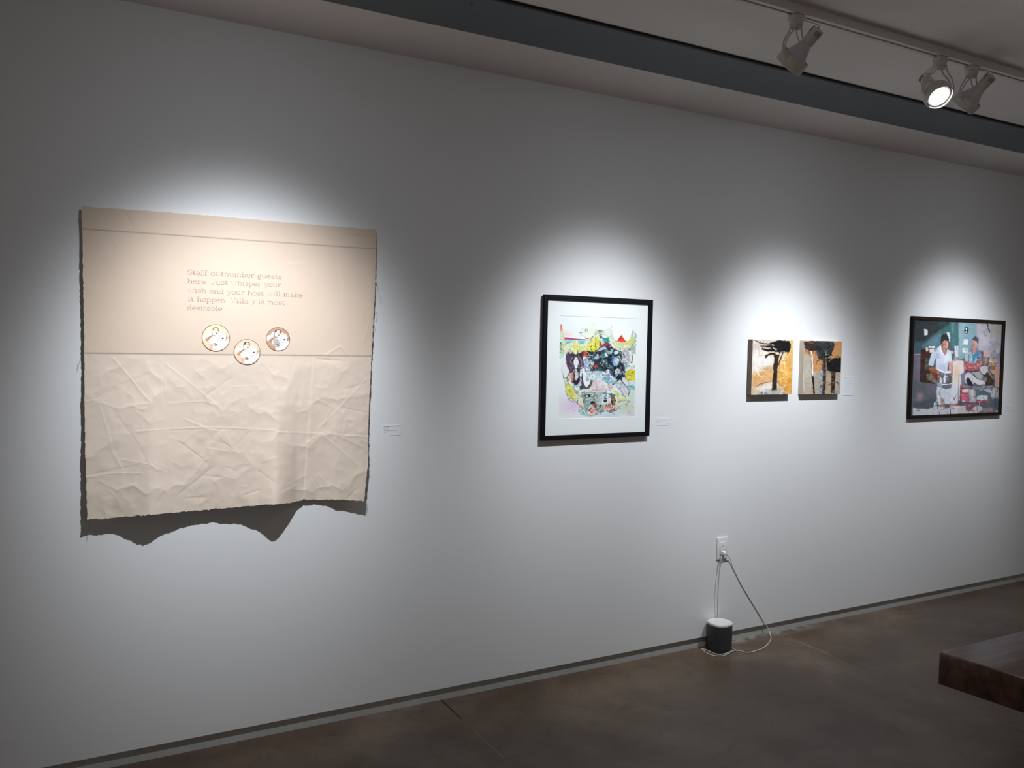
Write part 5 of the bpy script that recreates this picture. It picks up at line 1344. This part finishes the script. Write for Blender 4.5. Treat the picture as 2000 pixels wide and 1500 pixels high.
# ------------------------------------------------------------------ wall label cards
def card(px, label, lines, alpha=1.0, fat=0.0011):
    x0, x1, z1, z0 = rect_fit(px, 0.0)
    c = thing('label_card', label, 'label', ((x0 + x1) / 2, 0, z0), 'wall labels beside the artworks')
    MB().box((x0, -0.0012, z0), (x1, -0.0001, z1), 0.0003, 1).build('card', CARD, c)
    for (f0, f1, v, th) in lines:
        MB().box((x0 + (x1 - x0) * f0, -0.0014, z1 - (z1 - z0) * v - th * .35), (x0 + (x1 - x0) * f1, -0.0012, z1 - (z1 - z0) * v + th * .35)).build('printed_line', INK, c)


card([(747.5, 829.5), (783.8, 831), (747.5, 851), (783, 850.5)], 'small white label card right of the canvas cloth',
     [(.03, .18, .12, .0026), (.20, .36, .14, .0026), (.38, .62, .12, .0024), (.63, .95, .10, .0030), (.03, .16, .27, .0026), (.18, .32, .27, .0028), (.03, .28, .42, .0013), (.05, .85, .53, .0013), (.04, .20, .70, .0010), (.9, .96, .85, .004)])
card([(1281, 815), (1308.5, 816.2), (1281.5, 831.5), (1308, 831)], 'small white label card right of the black framed print',
     [(.06, .40, .16, .0018), (.05, .85, .38, .0010), (.05, .3, .52, .0010), (.88, .93, .74, .003)])
card([(1646.5, 735), (1668, 735.8), (1646.2, 773), (1667, 771.5)], 'pale label card right of the two small canvases',
     [(.06, .35, .08, .0012), (.30, .92, .36, .0009), (.06, .4, .55, .0009), (.06, .3, .68, .0009)])
card([(1963.5, 791), (1976, 791.6), (1963.2, 802.5), (1975.6, 802)], 'tiny pale label card right of the brown framed painting',
     [(.08, .6, .25, .0014), (.08, .8, .5, .0009)])

# ------------------------------------------------------------------ outlet, cords, speaker
x0, x1, z1, z0 = 2.9805, 3.0512, 0.5565, 0.4425
ou = thing('wall_outlet', 'white rectangular wall outlet with a plug in its lower socket', 'outlet', ((x0 + x1) / 2, 0, z0))
MB().box((x0, -0.0065, z0), (x1, 0.0, z1), 0.003, 3).build('cover_plate', PLASTIC, ou, smooth=True)
xm = (x0 + x1) / 2
rc = MB().box((xm - .0168, -0.0085, z0 + .0235), (xm + .0168, -0.006, z1 - .0235), 0.0012, 2).build('receptacle', PLASTIC, ou, smooth=True)
for zc in (0.5205, 0.478):
    mb = MB()
    mb.box((xm - .0078, -0.0088, zc - .0005), (xm - .0058, -0.0084, zc + .0075)); mb.box((xm + .0052, -0.0088, zc + .0005), (xm + .0072, -0.0084, zc + .0070))
    mb.lathe([(0.0027, 0), (0.0027, 0.0004)], Matrix.Translation((xm - .0003, -0.0084, zc - .0085)) @ Matrix.Rotation(math.radians(90), 4, 'X'), 14)
    mb.build('socket_slots', SLOT, rc)
mb = MB()
mb.box((xm - .0165, -0.0068, z0 + .0228), (xm + .0165, -0.0060, z0 + .0236)); mb.box((xm - .0174, -0.0068, z0 + .0232), (xm - .0167, -0.0060, z1 - .0232))
mb.build('gap_line', SLOT, rc)

cord = thing('power_cord', 'white power cord plugged into the outlet and looped along the floor to the speaker', 'cord', (xm, -0.009, 0.47))
zc = 0.477
mb = MB()
A_ = [(xm - .0125, -0.009, zc + .011), (xm + .0125, -0.009, zc + .011), (xm + .0125, -0.009, zc - .012), (xm - .0125, -0.009, zc - .012)]
B_ = [(xm - .0075, -0.022, zc + .006), (xm + .0105, -0.022, zc + .006), (xm + .0105, -0.022, zc - .008), (xm - .0075, -0.022, zc - .008)]
C_ = [(xm + .001, -0.027, zc + .001), (xm + .010, -0.027, zc + .001), (xm + .010, -0.027, zc - .006), (xm + .001, -0.027, zc - .006)]
bm = mb.bm; R_ = [[bm.verts.new(p) for p in L_] for L_ in (A_, B_, C_)]
for a, b in zip(R_, R_[1:]):
    for i in range(4):
        bm.faces.new([a[i], a[(i + 1) % 4], b[(i + 1) % 4], b[i]])
bm.faces.new(R_[0][::-1]); bm.faces.new(R_[-1])
bmesh.ops.bevel(bm, geom=list(bm.edges), offset=0.0018, segments=2, affect='EDGES')
mb.build('plug', PLASTIC, cord, smooth=True)
SPX, SPY, SPA, SPH = 2.962, -0.0610, 0.0575, 0.1440
pts = [(xm + .006, -0.026, zc - .003)]
for p, y in (((1422, 1086), -.016), ((1426.4, 1093), -.008), ((1433.6, 1113), -.0028), ((1448, 1141.6), -.0026), ((1466, 1172), -.0026), ((1484, 1201), -.0035), ((1496.6, 1221), -.008)):
    pts.append(tuple(aty(p, y)))
q = aty((1503, 1234), -.022); pts.append(tuple(q))
for p in ((1505.5, 1247), (1502, 1255), (1493, 1264), (1476.8, 1271), (1458.8, 1274.5), (1444.4, 1271), (1431.8, 1271.5), (1419, 1278.5), (1406, 1281.5), (1392, 1280), (1379.6, 1275), (1370.6, 1267.6)):
    q = atz(p, 0.003); pts.append((q[0], q[1], 0.003))
pts += [(SPX - .066, SPY + .012, 0.003), (SPX - .066, SPY - .02, .003), (SPX - .0635, SPY - .052, .0034), (SPX - .030, SPY - .0655, .0040), (SPX + .01, SPY - .0640, .0085), (SPX + .05, SPY - .0610, .0090), (SPX + .066, SPY - .040, .0034), (SPX + .066, SPY - .01, .0032), (SPX + .060, SPY + .035, .0034), (SPX + .02, SPY + .061, .006)]
MB().tube(pts, 0.0022, 8).build('cable', CORD, cord, smooth='all')
th = thing('thin_cable', 'thin grey cable hanging straight from the outlet down behind the speaker', 'cable', tuple(aty((1407, 1097), -.012)))
q = [aty((1409.5, 1086), -.014), aty((1408.3, 1091), -.016), aty((1407.4, 1097), -.016), aty((1406, 1107), -.017)]
MB().tube(q, [0.0042, 0.0050, 0.0048, 0.0034, 0.0022], 8).build('connector', CORDG, th, smooth='all')
q = [aty((1406, 1106), -.017), aty((1404.6, 1120), -.018), aty((1403, 1145), -.020), aty((1402, 1175), -.018), aty((1401.4, 1203), -.010), (aty((1401.4, 1203), -.006)[0], -.004, .09)]
MB().tube(q, 0.0017, 6).build('cable', CORDG, th, smooth='all')

spk = thing('speaker', 'small squarish speaker with a charcoal grille and white top, on the floor by the wall', 'speaker', (SPX, SPY, 0))
M_ = Matrix.Translation((SPX, SPY, 0))
a = SPA
MB().lathe([(a * .93, 0.003), (a * .96, 0.006), (a, 0.012), (a, SPH - .0125)], M_, 72, sup=2.5).build('grille', GRILLE, spk, smooth=True)
MB().lathe([(a * .86, 0.0), (a * .86, 0.004)], M_, 48, sup=2.5).build('base_pad', CORD, spk, smooth=True)
lid = MB().lathe([(a * 1.0, SPH - .0125), (a * 1.012, SPH - .0115), (a * 1.015, SPH - .004), (a * .985, SPH - .0008), (a * .95, SPH), (a * .90, SPH - .0006), (a * .4, SPH - .0014), (0.001, SPH - .0016)], M_, 72, sup=2.5).build('top_cap', PLASTIC, spk, smooth=True)
tx = bpy.data.curves.new('logo', 'FONT'); tx.body = 'SONOS'; tx.size = 0.0062; tx.extrude = 0.0002; tx.align_x = 'CENTER'
to = link(bpy.data.objects.new('logo_tmp', tx))
bpy.context.view_layer.update()
me = bpy.data.meshes.new_from_object(to.evaluated_get(bpy.context.evaluated_depsgraph_get()))
bpy.data.objects.remove(to)
me.transform(Matrix.Translation((0.012, -a * 1.0165, SPH - .0095)) @ Matrix.Rotation(math.radians(90), 4, 'X'))
me.materials.clear(); me.materials.append(INK)
lg = link(bpy.data.objects.new('logo', me)); lg.parent = lid

# ------------------------------------------------------------------ bench in the foreground
ZT, ZB = 0.45, 0.333
c0, c1, c2 = atz((1833.5, 1273.2), ZT), atz((2000, 1324.8), ZT), atz((2000, 1229.6), ZT)
ex = (np.array(c1) - c0); ex /= np.linalg.norm(ex)
c0 = np.array(c0)
f1_ = c0 + ex * 0.46
bn = thing('bench', 'thick reddish brown wooden slab bench at the right edge of the floor', 'bench', (c0[0] + .9, c0[1] - .23, 0))
top = MB().prism([(c0[0], c0[1], ZB), (f1_[0], f1_[1], ZB), (f1_[0] + 1.7, f1_[1], ZB), (c0[0] + 1.75, c0[1], ZB)], (0, 0, ZT - ZB), 0.006, 3)
top.build('seat_slab', BENCHM, bn, smooth=True)
for lx_ in (.75, 1.45):
    MB().box((c0[0] + lx_, c0[1] - .41, 0.0), (c0[0] + lx_ + .07, c0[1] - .06, ZB), 0.004, 2).build('leg', BENCHM, bn, smooth=True)

# ------------------------------------------------------------------ lighting track and heads
TY = -1.132
tr = thing('lighting_track', 'long cream lighting track screwed to the ceiling along the wall', 'track', (2.5, TY, CEIL_Z))
mb = MB()
hw = 0.022; TZ = CEIL_Z - 0.030
for s_ in (-1, 1):
    ya, yb_ = sorted((TY + s_ * hw, TY + s_ * 0.0045))
    mb.box((-1.5, ya, TZ), (8.5, yb_, CEIL_Z - 0.0005), 0.001, 1)
mb.build('track_body', TRACKM, tr, smooth=True)
MB().box((-1.5, TY - .0045, TZ + .006), (8.5, TY + .0045, CEIL_Z - 0.001)).build('track_slot', SLOT, tr)


KL = 0.90


def lamp_head(x, ring_c, axis, label, lit, group='gimbal lamp heads on the track'):
    """adapter in the track, two double wire arms, ring holder, reflector lamp with socket"""
    axis = Vector(axis).normalized(); ring_c = Vector(ring_c)
    t = thing('track_light_head', label, 'spotlight', (x, TY, TZ), group)
    ad_ = MB()
    ad_.box((x - .024, TY - .017, TZ - .020), (x + .024, TY + .017, TZ - .0003), 0.003, 2)
    ad_.lathe([(.020, TZ - .036), (.022, TZ - .033), (.022, TZ - .020)], Matrix.Translation((x, TY, 0)), 24)
    ad_.lathe([(.0235, TZ - .030), (.0235, TZ - .026)], Matrix.Translation((x, TY, 0)), 24)
    ad_.build('adapter', LAMPM, t, smooth=True)
    # swivel axis across the ring, as level as possible
    sw = axis.cross(Vector((0, 0, 1))); sw.normalize()
    if sw.x > 0:
        sw = -sw
    R0 = 0.0555 * KL
    rotm = axis.to_track_quat('Z', 'Y').to_matrix().to_4x4()
    Mx = Matrix.Translation(ring_c) @ rotm @ Matrix.Scale(KL, 4)
    R0 /= KL
    rg = MB()
    # open band: outer wall, front lip, inner wall
    rg.lathe([(R0, -.022), (R0, .020), (R0 - .0015, .022), (R0 - .0045, .022), (R0 - .0045, -.022)], Mx, 44, cap=False, sup=2.25)
    rg.lathe([(R0 - .0045, -.022), (R0, -.022)], Mx, 44, cap=False, sup=2.25)
    ring = rg.build('ring_holder', LAMPM, t, smooth=True)
    for s_ in (-1, 1):
        piv = ring_c + sw * (R0 * KL + .002) * s_ - axis * .006
        k_ = MB()
        rr_ = (sw * s_).to_track_quat('Z', 'Y').to_matrix().to_4x4()
        k_.lathe([(.0075, 0), (.0075, .008), (.005, .011)], Matrix.Translation(piv - sw * s_ * .003) @ rr_, 16)
        k_.build('pivot_knob', LAMPM, ring, smooth=True)
        # a pair of wires bowing out from the adapter to the pivot
        arm = MB()
        top_ = Vector((x, TY, TZ - .032))
        for w_ in (-1, 1):
            off = Vector((0, 1, 0)) if abs(sw.y) < .6 else Vector((1, 0, 0))
            o1 = off * .011 * w_
            p0 = top_ + sw * s_ * .016 + o1
            p4 = piv + sw * s_ * .006 + o1 * .25
            d_ = p4 - p0
            bow = sw * s_
            arm.tube([p0 + Vector((0, 0, .010)), p0, p0 + d_ * .25 + bow * .002 + o1 * .1, p0 + d_ * .45 + bow * .016, p0 + d_ * .75 + bow * .016, p4], .0027, 7)
        pm = top_ * .5 + piv * .5 + sw * s_ * .030
        arm.build('wire_arm', LAMPM, t, smooth='all')
    # twisted collar under the adapter
    cw = MB()
    for z_ in (.030, .036, .042):
        cw.tube([(x + .020 * math.cos(a_), TY + .016 * math.sin(a_), TZ - z_ + .003 * math.sin(a_)) for a_ in np.linspace(0, 2 * math.pi, 17)], .0026, 6, smooth=False)
    cw.build('wire_collar', LAMPM, t, smooth='all')
    # reflector bulb: face inside the ring, cone, neck
    bl = MB()
    bl.lathe([(.047, .012), (.0485, .004), (.047, -.012), (.038, -.036), (.027, -.062), (.021, -.078), (.020, -.090)], Mx, 40)
    bulb = bl.build('reflector_bulb', BULB, t, smooth=True)
    ls = MB(); ls.lathe([(.0410, .0118), (.0400, .0150), (.030, .0175), (.010, .0185), (.001, .0186)], Mx, 40)
    ls.build('lens', GLOW if lit else GLOW, bulb, smooth='all')
    sk = MB()
    sk.lathe([(.0205, -.078), (.0235, -.080), (.0235, -.135), (.0215, -.139), (.001, -.140)], Mx, 32)
    sock = sk.build('socket', LAMPM, t, smooth=True)
    vt = MB()
    for k2 in range(4):
        h_ = -.118 - k2 * .0048
        for a0 in (0.3, 2.4, 4.5):
            vt.tube([Mx @ Vector((.0237 * math.cos(a0 + b_), .0237 * math.sin(a0 + b_), h_)) for b_ in np.linspace(0, 1.3, 7)], .0008, 4, smooth=False)
    vt.build('vent_slots', SLOT, sock)
    wr = MB()
    e0 = Mx @ Vector((0.0, 0.0, -.137))
    wr.tube([e0, e0 + Vector((0, 0, .014)), (e0 + Vector((x, TY, TZ))) / 2 + Vector((0, 0, .004)), (x, TY - .006, TZ - .015)], .0022, 6)
    wr.build('lead_wire', LAMPM, t, smooth='all')
    return t


def head_for(key, x, label, lit=False, body=None):
    l_, a_ = LAMPS[key][:2]
    d = (Vector(a_) - Vector(l_)).normalized()
    if body:
        d = Vector(body).normalized()
    return lamp_head(x, Vector(l_) - d * .026, d, label, lit)


head_for('cloth', 0.56, 'cream lamp head on the track, nearest the canvas cloth')
head_for('frame', 2.212, 'cream wire-armed lamp head on the track, turned away, leftmost in the photo', body=(-.16, .73, -.66))
head_for('room', 2.982, 'lamp head on the track with its bright lens facing into the room', True)
head_for('diptych', 3.180, 'cream wire-armed lamp head just right of the glowing one', body=(-.10, .73, -.66))
head_for('figure', 4.76, 'cream lamp head on the track, furthest right, by the two men painting')
